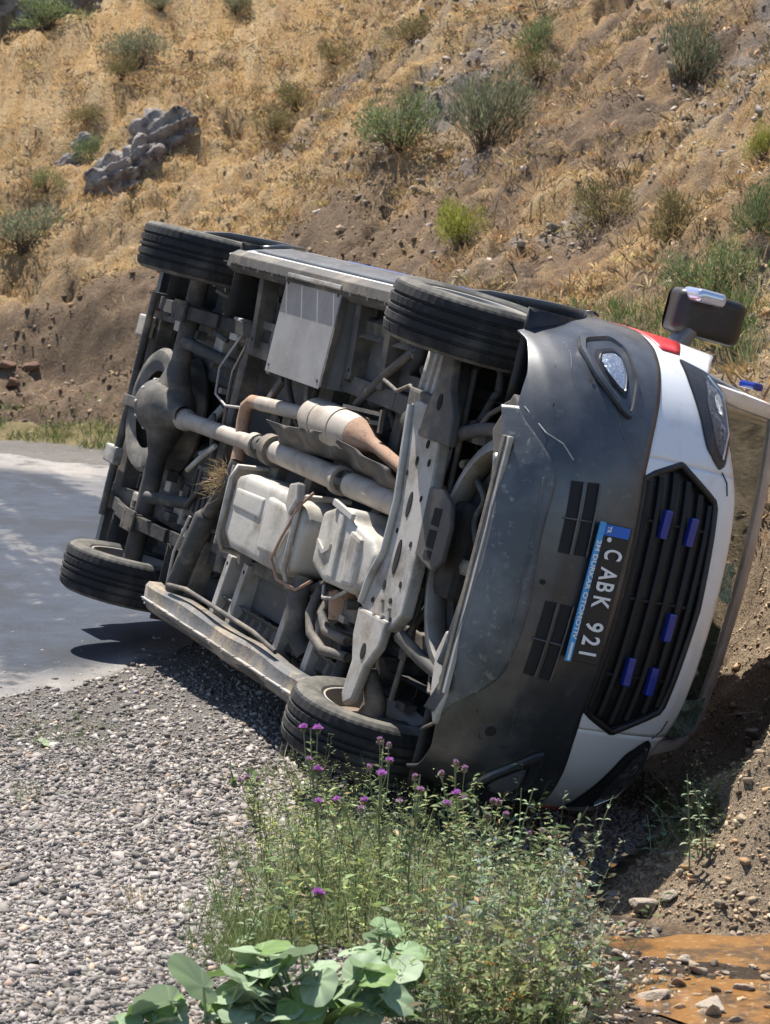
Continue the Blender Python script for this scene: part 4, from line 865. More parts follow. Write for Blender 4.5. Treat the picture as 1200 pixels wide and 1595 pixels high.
for sgn in (-1, 1):
    # leaf spring
    L = MB(); P = [(-3.95, sgn * .57, .46), (-3.6, sgn * .57, .38), (-3.15, sgn * .57, .315), (-2.7, sgn * .57, .38), (-2.15, sgn * .57, .44)]
    for a, b in zip(P[:-1], P[1:]): L.bar(a, b, .07, .018)
    for a, b in (((-3.55, sgn * .57, .353), (-3.15, sgn * .57, .292)), ((-3.15, sgn * .57, .292), (-2.75, sgn * .57, .353))): L.bar(a, b, .068, .018)
    SP = L.build('leaf_spring', M_dark, VAN, bevel=.003)
    MB().tube([(-3.95, sgn * .52, .46), (-3.95, sgn * .62, .46)], .035, 14).build('spring_eye', M_frame, SP, smooth=40)
    MB().tube([(-2.15, sgn * .52, .44), (-2.15, sgn * .62, .44)], .035, 14).build('spring_eye', M_frame, SP, smooth=40)
    ub = MB()
    for dx in (-.06, .06): ub.tube([(-3.15 + dx, sgn * .535, .42), (-3.15 + dx, sgn * .535, .27)], .009, 8).tube([(-3.15 + dx, sgn * .605, .42), (-3.15 + dx, sgn * .605, .27)], .009, 8)
    ub.box((-3.15, sgn * .57, .28), (.17, .11, .014)).build('spring_clamp', M_frame, SP)
    # shock absorber
    sh = MB().tube([(-3.02, sgn * .42, .30), (-2.62, sgn * .36, .52)], .032, 14).build('shock_absorber', M_hose, VAN, smooth=40)
    # bump stop boxes
    MB().box((-2.86, sgn * .46, .47), (.12, .09, .09)).build('bump_stop', M_pale, VAN, bevel=.01)
    MB().box((-3.42, sgn * .50, .45), (.10, .10, .12)).build('hanger_box', M_pale, VAN, bevel=.01)
    MB().box((-2.62, sgn * .56, .43), (.10, .12, .07)).build('spring_bracket', M_pale, VAN, bevel=.01)
# rear valance, tow bracket, rear lamps
MB().grid([[(-4.07 - .02 * math.sin(t * 3.1), y, .46 + .16 * t) for t in np.linspace(0, 1, 5)] for y in np.linspace(-.98, .98, 16)]).build('rear_bumper', M_bump, VAN, solid=.03)
MB().box((-3.95, .32, .40), (.18, .10, .05)).build('tow_bracket', M_pale, VAN, bevel=.01)
MB().box((-3.98, -.42, .42), (.16, .12, .05)).build('tow_bracket', M_pale, VAN, bevel=.01)
MB().tube([(-3.9, -.62, .40), (-3.9, .66, .40)], .022, 10).build('tow_bar', M_frame, VAN, smooth=60)
# spare wheel slung under the tail
sw = empty('spare_wheel', (-3.55, .0, .50), parent=VAN); sw.rotation_euler = (math.radians(90), 0, 0)
MB().lathe([(.215, -.09), (.27, -.115), (.325, -.105), (.345, -.08), (.345, .08), (.325, .105), (.27, .115), (.215, .09)], (0, 0, 0), 72).build('tyre', mat('dusty spare tyre', (.09, .085, .078), rough=.9, noise=[(5, (.34, .30, .24), .42, .7, 6)]), sw, smooth=35)
MB().lathe([(.222, .10), (.20, .085), (.185, .02), (.15, -.01), (.09, .02), (.0, .02)], (0, 0, 0), 40).build('rim', M_rim, sw, smooth=40, solid=.005)
MB().bar((-3.9, .0, .37), (-3.2, -.02, .40), .06, .02).build('spare_wheel_carrier', M_frame, VAN, bevel=.004)
# propeller shaft
PS = MB().tube([(-2.95, -.03, .37), (-2.90, -.03, .37), (-2.86, -.03, .37)], [.06, .06, .045], 16).tube([(-2.86, -.03, .37), (-1.98, -.05, .385)], .043, 20).tube([(-1.98, -.05, .385), (-1.92, -.05, .386)], .062, 16).tube([(-1.76, -.06, .387), (-.95, -.055, .39)], .055, 22).tube([(-.95, -.055, .39), (-.90, -.055, .39)], .068, 18).tube([(-.80, -.055, .39), (-.25, -.055, .40)], .058, 22).build('propeller_shaft', M_muf, VAN, smooth=35)
for x in (-1.84, -.86):
    MB().tube([(x - .08, -.055, .387), (x - .03, -.055, .387)], .05, 14).tube([(x + .03, -.055, .387), (x + .08, -.055, .387)], .05, 14).box((x, -.055, .387), (.07, .03, .10)).box((x, -.055, .387), (.07, .10, .03)).build('universal_joint', M_frame, PS, smooth=30)
MB().box((-1.74, -.06, .44), (.10, .34, .05)).tube([(-1.78, -.06, .388), (-1.70, -.06, .388)], .078, 20).build('centre_bearing', M_frame, PS, smooth=30)
# exhaust: silencer, pipes
EX = MB().tube([(-1.37, -.285, .37), (-1.345, -.285, .37), (-1.31, -.283, .37), (-.86, -.275, .37), (-.80, -.275, .37)], [.045, .082, .095, .095, .088], 26).build('silencer', M_muf, VAN, smooth=40)
MB().tube([(-.805, -.275, .37), (-.76, -.272, .37), (-.66, -.262, .372), (-.60, -.255, .374), (-.3, -.2, .385), (.05, -.16, .45)], [.088, .082, .036, .030, .030, .030], 18).build('exhaust_cone', M_rust, EX, smooth=40)
for x in (-1.2, -.98): MB().tube([(x - .006, -.28, .37), (x + .006, -.28, .37)], .098, 26).build('silencer_band', M_muf, EX, smooth=40)
MB().tube([(-1.36, -.285, .37), (-1.75, -.265, .38), (-2.02, -.25, .38)], .036, 14).build('exhaust_pipe', M_muf, EX, smooth=50)
MB().tube([(-2.02, -.25, .38), (-2.12, -.245, .38), (-2.18, -.21, .38), (-2.19, -.14, .385), (-2.16, -.02, .39), (-2.13, .06, .38)], .034, 14).build('exhaust_bend', M_rust, EX, smooth=50)
MB().tube([(-2.13, .06, .38), (-2.14, .16, .37), (-2.20, .26, .36), (-2.26, .36, .35)], .034, 14).build('exhaust_pipe', M_frame, EX, smooth=50)
MB().tube([(-2.26, .36, .35), (-2.28, .38, .35), (-2.40, .78, .335), (-2.405, .80, .335)], [.04, .057, .057, .045], 18).build('tail_silencer', M_hose, EX, smooth=40)
MB().tube([(-2.36, .40, .30), (-2.42, .60, .285), (-2.44, .80, .30)], .008, 8).build('brake_line', M_pale, VAN, smooth=60)
# straw caught on the pipe
r2 = np.random.default_rng(8); n = 260; P = np.array([(-2.17, .17, .33)]) + r2.normal(size=(n, 3)) * (.028, .035, .02)
V, Fq, T = leaf_quads(P, r2.normal(size=(n, 3)), r2.uniform(.03, .09, n), np.full(n, .004), vary(r2, (.36, .27, .15), n), rr=r2)
o = newobj('caught_straw', npmesh('caught_straw', V, Fq, M_dry, tint=T), VAN)
# heat shield beside the propshaft
g = [[(x, -.17 + .055 * t - .02 * math.sin(5 * x), .335 + .05 * t + .012 * math.sin(22 * x + 3 * t)) for t in np.linspace(-1, 1, 6)] for x in np.linspace(-1.65, -.25, 50)]
MB().grid(g).build('heat_shield', M_frame, VAN, smooth=40, solid=.003)
# galvanised storage box on the right side
BX = MB().box((-1.52, -.655, .42), (.64, .45, .25)).build('storage_box', M_galv, VAN, bevel=.004)
MB().box((-1.52, -.655, .291), (.66, .47, .006)).build('box_cover', M_galv, BX, bevel=.002)
MB().box((-1.52, -.893, .33), (.64, .02, .10)).build('box_flange', M_pale, BX, bevel=.003)
MB().bar((-1.185, -.885, .305), (-1.185, -.43, .305), .02, .03).build('box_edge', M_frame, BX)
for (dx, dy) in ((-.3, -.2), (.3, -.2), (-.3, .2), (.3, .2)): MB().tube([(-1.52 + dx, -.655 + dy, .289), (-1.52 + dx, -.655 + dy, .283)], .008, 8).build('bolt', M_frame, BX)
# fuel tank
def blob(pts_xy, z0, z1, name, m, parent, bev=.04):
    return MB().prism(pts_xy, z0, z1).build(name, m, parent, bevel=bev, smooth=45, seg=4)
TK = blob([(-1.84, .10), (-1.72, .07), (-1.20, .07), (-1.00, .10), (-.94, .18), (-.98, .40), (-1.10, .44), (-1.72, .44), (-1.84, .38)], .27, .50, 'fuel_tank', M_tank, VAN, .045)
blob([(-1.78, .15), (-1.42, .14), (-1.42, .25), (-1.78, .25)], .262, .30, 'tank_pressing', M_tank, TK, .02)
blob([(-1.36, .12), (-1.10, .13), (-1.04, .25), (-1.10, .37), (-1.36, .38)], .25, .30, 'tank_pressing', M_tank, TK, .025)
MB().grid([[(-1.88 + .0, y, z) for z in (.258, .52)] for y in (.06, .45)]).build('tank_end_plate', M_pale, TK, solid=.008)
for x in (-1.84, -1.0): MB().tube([(x, .04, .50), (x, .06, .27), (x, .12, .252), (x, .40, .255), (x - .02, .47, .30), (x - .02, .47, .50)], .014, 8).build('tank_strap', M_pale, TK, smooth=60)
MB().tube([(-.98, .03, .30), (-.98, .10, .245), (-1.06, .26, .235), (-1.14, .38, .245), (-1.08, .46, .27), (-.92, .47, .30), (-.78, .40, .30)], .0075, 8).build('rubber_strap', M_rust, TK, smooth=60)
MB().prism([(-1.10, .02), (-1.02, .0), (-.98, .08), (-1.03, .16), (-1.10, .12)], .225, .27).build('tank_bracket', M_pale, TK, bevel=.012)
# gearbox / undershield
GB = blob([(-.78, .08), (-.64, .03), (-.50, .02), (-.46, .07), (-.24, .10), (-.16, .16), (-.18, .30), (-.30, .36), (-.62, .37), (-.78, .32)], .27, .52, 'gearbox_shield', M_tank, VAN, .035)
MB().prism([(-.58, .05), (-.52, .05), (-.50, .34), (-.56, .34)], .255, .30).build('shield_rib', M_tank, GB, bevel=.012)
MB().prism([(-.42, .10), (-.30, .12), (-.29, .33), (-.40, .34)], .250, .30).build('shield_rib', M_pale, GB, bevel=.02)
MB().prism([(-.74, .20), (-.66, .235), (-.60, .20), (-.60, .225), (-.66, .255), (-.74, .22)], .258, .275).build('shield_weld', M_pale, GB)
MB().bar((-.66, .02, .262), (-.44, .05, .262), .03, .02).build('shield_lip', M_pale, GB, bevel=.004)
# brackets and hoses below the tank
MB().tube([(-.98, .42, .36), (-.96, .52, .34), (-.93, .66, .35), (-.86, .74, .40)], [.045, .05, .05, .045], 14).build('filler_hose', M_frame, VAN, smooth=50)
MB().tube([(-.82, .40, .38), (-.80, .54, .34), (-.72, .62, .33), (-.56, .66, .33), (-.36, .64, .36)], .022, 12).build('coolant_hose', M_frame, VAN, smooth=50)
MB().tube([(-.74, .42, .40), (-.72, .52, .36), (-.62, .58, .35), (-.40, .58, .36)], .022, 12).build('coolant_hose', M_frame, VAN, smooth=50)
MB().tube([(-.70, .40, .33), (-.62, .44, .30), (-.5, .42, .29), (-.4, .36, .30)], .009, 8).build('fuel_line', M_pale, VAN, smooth=50)
MB().tube([(-.66, .40, .42), (-.64, .52, .44)], .075, 18).build('filter_canister', M_rust, VAN, smooth=40)
MB().box((-1.35, .60, .52), (.5, .22, .10)).build('battery_tray', M_floor, VAN, bevel=.01)
MB().box((-.85, .60, .54), (.30, .20, .10)).build('battery_tray', M_floor, VAN, bevel=.01)
# front subframe: perforated cross member
CM = MB().prism([(-.15, -.50), (-.09, -.52), (.16, -.50), (.21, -.20), (.24, .10), (.24, .34), (.16, .42), (-.06, .44), (-.15, .36), (-.12, .25), (-.06, .15), (-.05, -.10), (-.12, -.30)], .25, .31).build('front_subframe', M_pale, VAN, bevel=.012, seg=2)
MB().tube([(-.13, -.49, .245), (-.085, -.32, .24), (-.03, -.10, .24), (-.03, .12, .24), (-.10, .25, .24), (-.13, .36, .245)], .018, 8).build('subframe_flange', M_pale, CM, smooth=60)
for (x, y, rx_, ry_) in ((.07, -.10, .017, .055), (.08, .12, .02, .075), (.04, -.28, .011, .02), (.10, -.36, .013, .018), (.13, -.45, .012, .016), (.0, -.40, .010, .014), (.02, .02, .008, .011), (.16, -.14, .009, .013), (.17, .05, .010, .013), (.03, .25, .012, .022), (.17, .22, .010, .014), (.12, .30, .013, .013), (-.04, .33, .012, .012), (.16, .37, .010, .010), (-.02, -.22, .008, .012), (.15, -.29, .010, .016)):
    MB().prism([(x + rx_ * math.cos(a), y + ry_ * math.sin(a)) for a in np.linspace(0, 6.28, 15)[:-1]], .2465, .2505).build('subframe_hole', M_hole, CM)
for (x, y) in ((.05, .31), (.02, .38), (.09, .37), (.13, .33)): MB().tube([(x, y, .25), (x, y, .236)], .012, 6).build('bolt', M_pale, CM)
CP = MB().prism([(.20, -.20), (.32, -.21), (.42, -.17), (.46, -.08), (.46, .06), (.40, .12), (.30, .10), (.22, .08)], .25, .275).build('subframe_plate', M_frame, VAN, bevel=.01)
for (y0, y1) in ((-.13, -.06), (-.04, .03), (.045, .075)): MB().prism([(.30, y0), (.365, y0 - .005), (.365, y1), (.30, y1)], .2475, .2515).build('plate_slot', M_hole, CP)
for sgn in (-1, 1):
    # lower control arm
    P = [(-.13, .38), (.16, .38), (.14, .50), (.06, .60), (.02, .75), (-.05, .79), (-.09, .75), (-.07, .60), (-.12, .50)]
    if sgn < 0: P = [(x + .14, -y) for x, y in P]
    CA = MB().prism(P, .235, .275).build('control_arm', M_pale if sgn > 0 else M_frame, VAN, bevel=.012, seg=2)
    MB().prism([((.02 if sgn > 0 else .14) + .02 * math.cos(a), sgn * .54 + .035 * math.sin(a)) for a in np.linspace(0, 6.28, 13)[:-1]], .231, .236).build('arm_hole', M_hole, CA)
    MB().tube([(.02 if sgn > 0 else .1, sgn * .36, .30), (.02 if sgn > 0 else .1, sgn * .47, .30)], .05, 16).build('arm_bush', M_hose, CA, smooth=40)
    MB().tube([(0, sgn * .62, .30), (.0, sgn * .74, .356), (.0, sgn * .80, .356)], [.03, .05, .06], 16).build('steering_knuckle', M_frame, VAN, smooth=40)
    MB().tube([(0, sgn * .60, .34), (-.02, sgn * .54, .95)], [.045, .06], 16).build('suspension_strut', M_hose, VAN, smooth=40)
    co = [(.085 * math.cos(t) - .01, sgn * .565 + .085 * math.sin(t), .52 + .30 * t / 25) for t in np.linspace(0, 25, 110)]
    MB().tube(co, .009, 7).build('coil_spring', M_black, VAN, smooth=60)
    MB().tube([(.17, sgn * .18, .36), (.15, sgn * .70, .35)], .013, 8).build('track_rod', M_frame, VAN, smooth=60)
    # subframe leg up to the front
    MB().tube([(.22, sgn * .42, .28), (.36, sgn * .48, .33), (.60, sgn * .52, .36), (.80, sgn * .52, .34)], [.03, .028, .028, .03], 10).build('subframe_leg', M_frame, VAN, smooth=50)
# upper bracket with pressed ribs (right of the box)
g = [[(x, y, .36 + .012 * (int((x + 2) / .03) % 2) - .05 * (y + .72)) for y in np.linspace(-.74, -.50, 6)] for x in np.linspace(-.34, -.06, 40)]
MB().grid(g).build('pressed_bracket', M_pale, VAN, smooth=30, solid=.004)
MB().prism([(-.02, -.80), (.04, -.78), (.12, -.64), (.14, -.48), (.08, -.44), (.04, -.50), (.0, -.64)], .28, .36).build('suspension_bracket', M_frame, VAN, bevel=.01)
MB().prism([(-.30, -.56), (-.05, -.55), (-.06, -.44), (-.16, -.46), (-.28, -.42)], .30, .34).build('mounting_plate', M_frame, VAN, bevel=.012)
MB().tube([(-.32, -.42, .36), (-.22, -.42, .32), (-.16, -.40, .32)], [.05, .06, .05], 14).build('engine_mount', M_dark, VAN, smooth=40)
MB().tube([(-.62, -.55, .33), (-.45, -.52, .32), (-.36, -.56, .33), (-.1, -.50, .33)], .010, 8).build('fuel_line', M_frame, VAN, smooth=60)
MB().tube([(-.98, -.40, .40), (-.74, -.56, .38), (-.55, -.70, .40), (-.42, -.62, .42), (-.36, -.50, .42)], .022, 10).build('air_pipe', M_frame, VAN, smooth=60)
for a, b in (((-1.02, -.38, .36), (-.62, -.40, .36)), ((-1.0, -.33, .37), (-.62, -.36, .37)), ((-.62, -.42, .36), (-.60, -.32, .36))): MB().bar(a, b, .018, .018).build('bracket_rod', M_frame, VAN)
for a, b in (((-1.86, -.40, .40), (-2.02, -.22, .40)), ((-1.55, -.42, .40), (-1.50, -.28, .40)), ((-1.95, -.72, .38), (-1.95, -.40, .36)), ((-2.35, -.62, .42), (-2.05, -.62, .42))): MB().bar(a, b, .04, .03).build('small_bracket', M_frame, VAN, bevel=.006)
# loose looping cables
MB().tube([(-2.55, -.55, .42), (-2.60, -.35, .36), (-2.52, -.22, .34), (-2.38, -.18, .35), (-2.2, -.20, .37)], .007, 7).build('brake_cable', M_pale, VAN, smooth=60)
MB().tube([(-2.45, -.52, .42), (-2.46, -.35, .38), (-2.42, -.22, .37), (-2.46, -.05, .40)], .009, 7).build('brake_cable', M_frame, VAN, smooth=60)
MB().tube([(-2.75, -.1, .45), (-2.5, .12, .40), (-2.44, .20, .38), (-2.75, .40, .42)], .014, 7).build('brake_cable', M_frame, VAN, smooth=60)
MB().tube([(-2.40, .03, .36), (-2.52, .12, .34), (-2.62, .20, .33)], .014, 8).build('pale_rod', M_pale, VAN, smooth=60)
MB().tube([(.42, .50, .35), (.50, .58, .32), (.58, .56, .31), (.62, .66, .34), (.45, .74, .36)], .008, 7).build('brake_hose', M_frame, VAN, smooth=60)
MB().tube([(.30, -.46, .34), (.42, -.55, .32), (.55, -.62, .33), (.66, -.60, .34)], .011, 7).build('washer_hose', M_frame, VAN, smooth=60)
# floor mounted module with louvres under the tail
mo = MB().box((-2.55, .30, .48), (.40, .26, .10)).build('floor_module', M_frame, VAN, bevel=.01)
for k in range(6): MB().box((-2.72 + .065 * k, .30, .427), (.02, .22, .012)).build('module_fin', M_dark, mo)
# curved ring stay of the radiator shroud
rg = []
for a in np.linspace(math.radians(-100), math.radians(115), 40):
    cx, cy = .60 - .40 * math.cos(a), .02 + .50 * math.sin(a); rg.append([(cx - .0, cy, .34), (cx + .045 * math.cos(a), cy - .045 * math.sin(a), .325), (cx + .055 * math.cos(a), cy - .055 * math.sin(a), .40)])
MB().grid(rg).build('shroud_ring', M_pale, VAN, smooth=40, solid=.006)
rg = [[(.60 - r * .78 * math.cos(a), .02 + r * math.sin(a), z) for r, z in ((.42, .40), (.38, .41), (.37, .46))] for a in np.linspace(math.radians(-100), math.radians(115), 40)]
MB().grid(rg).build('fan_shroud', M_dark, VAN, smooth=40, solid=.006)
MB().lathe([(.0, .0), (.05, .0), (.06, .03), (.05, .06)], (.42, .04, .42), 20).build('fan_hub', M_pale, VAN, smooth=40)
# pale lower radiator support beam
MB().bar((.785, -.50, .25), (.785, .52, .25), .03, .09).build('radiator_support', M_frame, VAN, bevel=.006)
MB().bar((.81, -.50, .222), (.81, .52, .222), .025, .02).build('support_flange', M_pale, VAN, bevel=.004)
MB().prism([(.66, .30), (.74, .30), (.80, .52), (.74, .66), (.66, .56), (.62, .40)], .24, .27).build('support_bracket', M_pale, VAN, bevel=.01)
MB().prism([(.66, -.66), (.74, -.62), (.74, -.46), (.62, -.40), (.56, -.50)], .27, .31).build('support_bracket', M_frame, VAN, bevel=.01)
r2 = np.random.default_rng(55)
for k in range(120):   # small fittings, clips and bolts dotted over the chassis
    x, y = r2.uniform(-3.6, .55), r2.uniform(-.8, .8)
    z = .545 if abs(y) > .6 or abs(y) < .4 else .40
    q = MB()
    if k % 3: q.box((x, y, z), (r2.uniform(.03, .09), r2.uniform(.03, .07), r2.uniform(.03, .07)))
    else: q.tube([(x, y, z), (x + r2.normal() * .08, y + r2.normal() * .06, z - .05)], r2.uniform(.012, .025), 8)
    q.build('chassis_fitting', [M_frame, M_dark, M_pale, M_hose][int(r2.integers(0, 4))], VAN, bevel=.004)
for k in range(36):   # hoses and wires in the engine bay and along the rails
    if k < 18: x, y, z = r2.uniform(.1, .6), r2.uniform(-.55, .55), r2.uniform(.34, .5)
    else: x, y, z = r2.uniform(-3., -.3), r2.uniform(-.75, .75), r2.uniform(.42, .52)
    P = [Vector((x, y, z))]
    for q in range(5): P.append(P[-1] + Vector((r2.normal() * .06 + (.08 if k >= 18 else .0), r2.normal() * .09, r2.normal() * .02)))
    MB().tube(catmull(np.array([p[:] for p in P]), 5), r2.uniform(.006, .018), 8).build('wiring_hose' if k < 18 else 'wiring_loom', [M_hose, M_dark, M_frame][k % 3], VAN, smooth=60)

# ================================================================== FOREGROUND PLANTS
GREYG = (.25, .29, .16); GRN = (.18, .25, .08); DRYC = (.38, .28, .16)
def thicket(name, px0, px1, py0, py1, n, hmin, hmax, seed, col, leaf=(.018, .006), per=26, kind='stuff', alt=DRYC, pa=.06, lean=.22, shape=None):
    """tangle of thin stems with small leaves on the ground seen between the pixel bounds"""
    r2 = np.random.default_rng(seed); parts = []
    B = []
    while len(B) < n:
        px, py = r2.uniform(px0, px1), r2.uniform(py0, py1)
        if shape is None or r2.random() < shape(px, py): B.append(at(px, py)[:])
    B = np.array(B); H = r2.uniform(hmin, hmax, n); D = unit(np.stack([r2.normal(size=n) * lean, r2.normal(size=n) * lean, np.ones(n)], 1))
    mid = B + D * H[:, None] * .5; bend = r2.normal(size=(n, 3)) * .05; bend[:, 2] = 0; top = B + D * H[:, None] + bend
    sc = vary(r2, (.17, .17, .09), n, .3); parts.append(stem_tris(B, mid, np.full(n, .0022), np.full(n, .0016), sc)); parts.append(stem_tris(mid, top, np.full(n, .0016), np.full(n, .0007), sc))
    t = r2.random((n, per)) ** .8; k = np.repeat(np.arange(n), per); t = t.ravel()
    pn = fbm(B[:, 0], B[:, 1], 5, 2, ox=seed); st_t = (r2.uniform(.55, 1.45, n)[:, None] * (1 + (pn - .5)[:, None] * np.array((.9, .5, -.6))[None]))[k]
    P = np.where((t < .5)[:, None], B[k] + (mid - B)[k] * (t * 2)[:, None], mid[k] + (top - mid)[k] * (t * 2 - 1)[:, None])
    a = r2.random(n * per) * 6.28; LD = np.stack([np.cos(a), np.sin(a), r2.uniform(-.1, .9, n * per)], 1)
    L = r2.uniform(.5, 1.5, n * per) * leaf[0] * (1.3 - .7 * t); parts.append(leaf_quads(P + r2.normal(size=P.shape) * .008, LD, L, L * leaf[1] / leaf[0], vary(r2, col, n * per, .35, alt, pa) * np.clip(st_t, .3, 1.9), droop=.15, rr=r2))
    V, F, T = join(parts); o = newobj(name, npmesh(name, V, F, M_leaf, tint=T)); return tag(o, kind=kind)
dome = lambda cx, w, top, py1: (lambda px, py: 1.)
def sh1(px, py): return float(np.clip(1.2 - abs((px - 660) / 300) ** 2 * 1.0, .05, 1)) * (1. if py > 1400 + abs(px - 640) * .2 else .35) * (.06 if (px < 630 and py > 1490) else 1.)
thicket('weed_thicket', 370, 915, 1385, 1640, 150, .16, .54, 61, (.24, .30, .14), (.042, .010), 34, shape=sh1)
thicket('weed_thicket_low', 380, 900, 1400, 1640, 170, .06, .20, 62, (.18, .22, .10), (.028, .010), 34, shape=sh1)
thicket('weed_thicket_back', 410, 780, 1290, 1440, 170, .10, .40, 63, (.27, .32, .14), (.022, .006), 40, alt=(.33, .3, .14))
thicket('grey_weeds', 690, 930, 1380, 1620, 150, .10, .38, 64, (.30, .30, .21), (.036, .015), 32, alt=(.45, .24, .1), pa=.06)
thicket('gravel_edge_weeds', 330, 500, 1330, 1480, 80, .05, .16, 65, (.17, .21, .08), (.018, .005), 30)
def fine_grass(px0, px1, py0, py1, n, h, seed, col=(.17, .23, .08), name='fine_grass', wd=.0028):
    r2 = np.random.default_rng(seed); P = np.array([at(r2.normal((px0 + px1) / 2, (px1 - px0) / 4), r2.normal((py0 + py1) / 2, (py1 - py0) / 4))[:] for _ in range(n)])
    return blades(name, P, r2.uniform(.5, 1.2, n) * h, vary(r2, col, n, .25, (.36, .33, .18), .15), M_leaf, per=10, spread=.018, wd=wd, lean=.35, seed=seed)
fine_grass(290, 560, 1400, 1520, 190, .12, 71)
fine_grass(320, 460, 1460, 1540, 90, .13, 72)
fine_grass(400, 700, 1320, 1480, 260, .26, 80, (.30, .36, .16), wd=.0032)
fine_grass(620, 900, 1380, 1560, 150, .26, 81, (.33, .33, .2), wd=.0032)
fine_grass(20, 190, 1115, 1170, 40, .06, 73)
fine_grass(0, 60, 1220, 1260, 18, .05, 74)
fine_grass(170, 240, 1380, 1440, 24, .05, 75, (.33, .28, .14))
fine_grass(380, 470, 1180, 1260, 30, .10, 76)
fine_grass(1000, 1130, 1300, 1345, 26, .06, 77, (.25, .27, .12))
fine_grass(560, 900, 1540, 1640, 80, .14, 78, (.2, .24, .1))
fine_grass(880, 1060, 1480, 1600, 34, .05, 79, (.26, .27, .14))

# thistles, each a plant with stem, branches, leaves and purple flower heads
M_purple = leafmat('thistle purple', trans=.25); M_bud = leafmat('thistle bud', trans=.1)
def thistle(px, py_base, h, heads, label, seed, lean=(0, 0)):
    """heads: list of (dx, height fraction, open 0..1)"""
    r2 = np.random.default_rng(seed); p = at(px, py_base); root = empty('thistle', p); tag(root, label, 'thistle', 'purple thistles in front of the van')
    top = Vector((lean[0], lean[1], h)); B = []; 
    def cur(t): return Vector((lean[0] * t * t + .010 * math.sin(5 * t + seed), lean[1] * t * t, h * t))
    st = MB().tube([cur(t) for t in np.linspace(0, 1, 9)], list(np.linspace(.0045, .002, 9)), 6); ends = []
    for (dx, hf, op) in heads:
        t0 = max(.25, hf - .28); a = cur(t0); e = Vector((a.x + dx, a.y + r2.normal() * .03, h * hf)); m_ = (a + e) / 2 + Vector((dx * .25, 0, -.015))
        st.tube([a, m_, e], [.0025, .002, .0016], 5); ends.append((e, op))
    o = st.build('stem', M_stemg, root)
    n = 90; t = r2.random(n) * .95; P = np.array([cur(x)[:] for x in t]); a = r2.random(n) * 6.28; D = np.stack([np.cos(a), np.sin(a), r2.uniform(.1, 1, n)], 1)
    V, F, T = leaf_quads(P, D, r2.uniform(.03, .07, n) * (1.2 - .7 * t), np.full(n, .009), vary(r2, (.19, .235, .10), n, .3, (.3, .27, .14), .15), droop=.2, rr=r2)
    newobj('leaves', npmesh('leaves', V, F, M_leaf, tint=T), root)
    for (e, op) in ends:
        e = np.array(e); nb = 50; d = unit(r2.normal(size=(nb, 3))); V, F, T = leaf_quads(e + d * .004 - np.array([0, 0, .006]), d + np.array([0, 0, .5]), np.full(nb, .010), np.full(nb, .0045), vary(r2, (.17, .16, .08) if op > .3 else (.27, .20, .16), nb, .3), droop=.0, rr=r2)
        hd = newobj('flower_head', npmesh('flower_head', V, F, M_bud, tint=T), root)
        npet = int(30 + 90 * op); d = unit(np.stack([r2.normal(size=npet) * .75, r2.normal(size=npet) * .75, np.abs(r2.normal(size=npet)) + .35], 1)); ln = (.007 + .011 * op) * r2.uniform(.7, 1.2, npet)
        V, F, T = leaf_quads(e + d * .004, d, ln, np.full(npet, .0032), vary(r2, (.58, .20, .60) if op > .5 else (.48, .28, .42), npet, .25, (.62, .35, .66), .3), droop=.05, rr=r2)
        newobj('petals', npmesh('petals', V, F, M_purple, tint=T), hd)
M_stemg = mat('green stem', (.17, .20, .09), rough=.7)
thistle(500, 1430, .62, [(-.03, 1.0, .8), (.015, .99, .9), (.0, .78, .9), (-.02, .85, .4)], 'tall thistle at the left with two purple flowers at its tip', 1, (-.03, .04))
thistle(595, 1440, .60, [(-.0, 1.0, .2), (.03, .98, .1), (-.03, .86, .3), (.01, .84, 1.), (.035, .87, .6), (-.05, .66, .7)], 'tall thistle in the middle with a large purple flower', 2, (.0, .05))
thistle(640, 1450, .50, [(-.035, .80, .5), (.02, .94, .4), (.03, .9, .3), (.0, 1.0, .2)], 'thistle with small pinkish closed heads right of the tallest one', 3, (.02, .03))
thistle(560, 1450, .42, [(-.05, 1.0, .7), (-.11, .98, .6), (.02, .9, .3)], 'shorter thistle with two low purple flowers under the tyre', 4, (-.06, .03))
thistle(700, 1440, .44, [(.0, 1.0, .9), (.025, .98, .4), (-.03, .92, .6)], 'thistle with a bright flower below the wheel arch corner', 5, (.03, .04))
thistle(740, 1430, .40, [(.04, 1.0, .3), (.06, .98, .3), (.08, .94, .4), (.02, .9, .2)], 'thistle with a cluster of mauve heads before the dark bumper', 6, (.05, .04))
thistle(490, 1495, .20, [(.02, 1.0, 1.), (.03, .97, .6)], 'low thistle with one purple flower in the middle of the weeds', 7)
thistle(720, 1430, .55, [(.0, 1.0, .15), (.03, .96, .3), (-.05, .93, .2)], 'slender thistle with a dry pale head against the bumper', 8, (-.03, .05))
thistle(830, 1440, .33, [(.02, 1.0, .2), (-.02, .95, .2)], 'short thistle with closed mauve heads at the right of the weeds', 9, (.02, .03))
thistle(400, 1290, .20, [(-.02, 1.0, .4), (.02, .96, .3), (-.05, .93, .5)], 'small pink-headed thistle on the gravel left of the front tyre', 10, (-.04, .02))

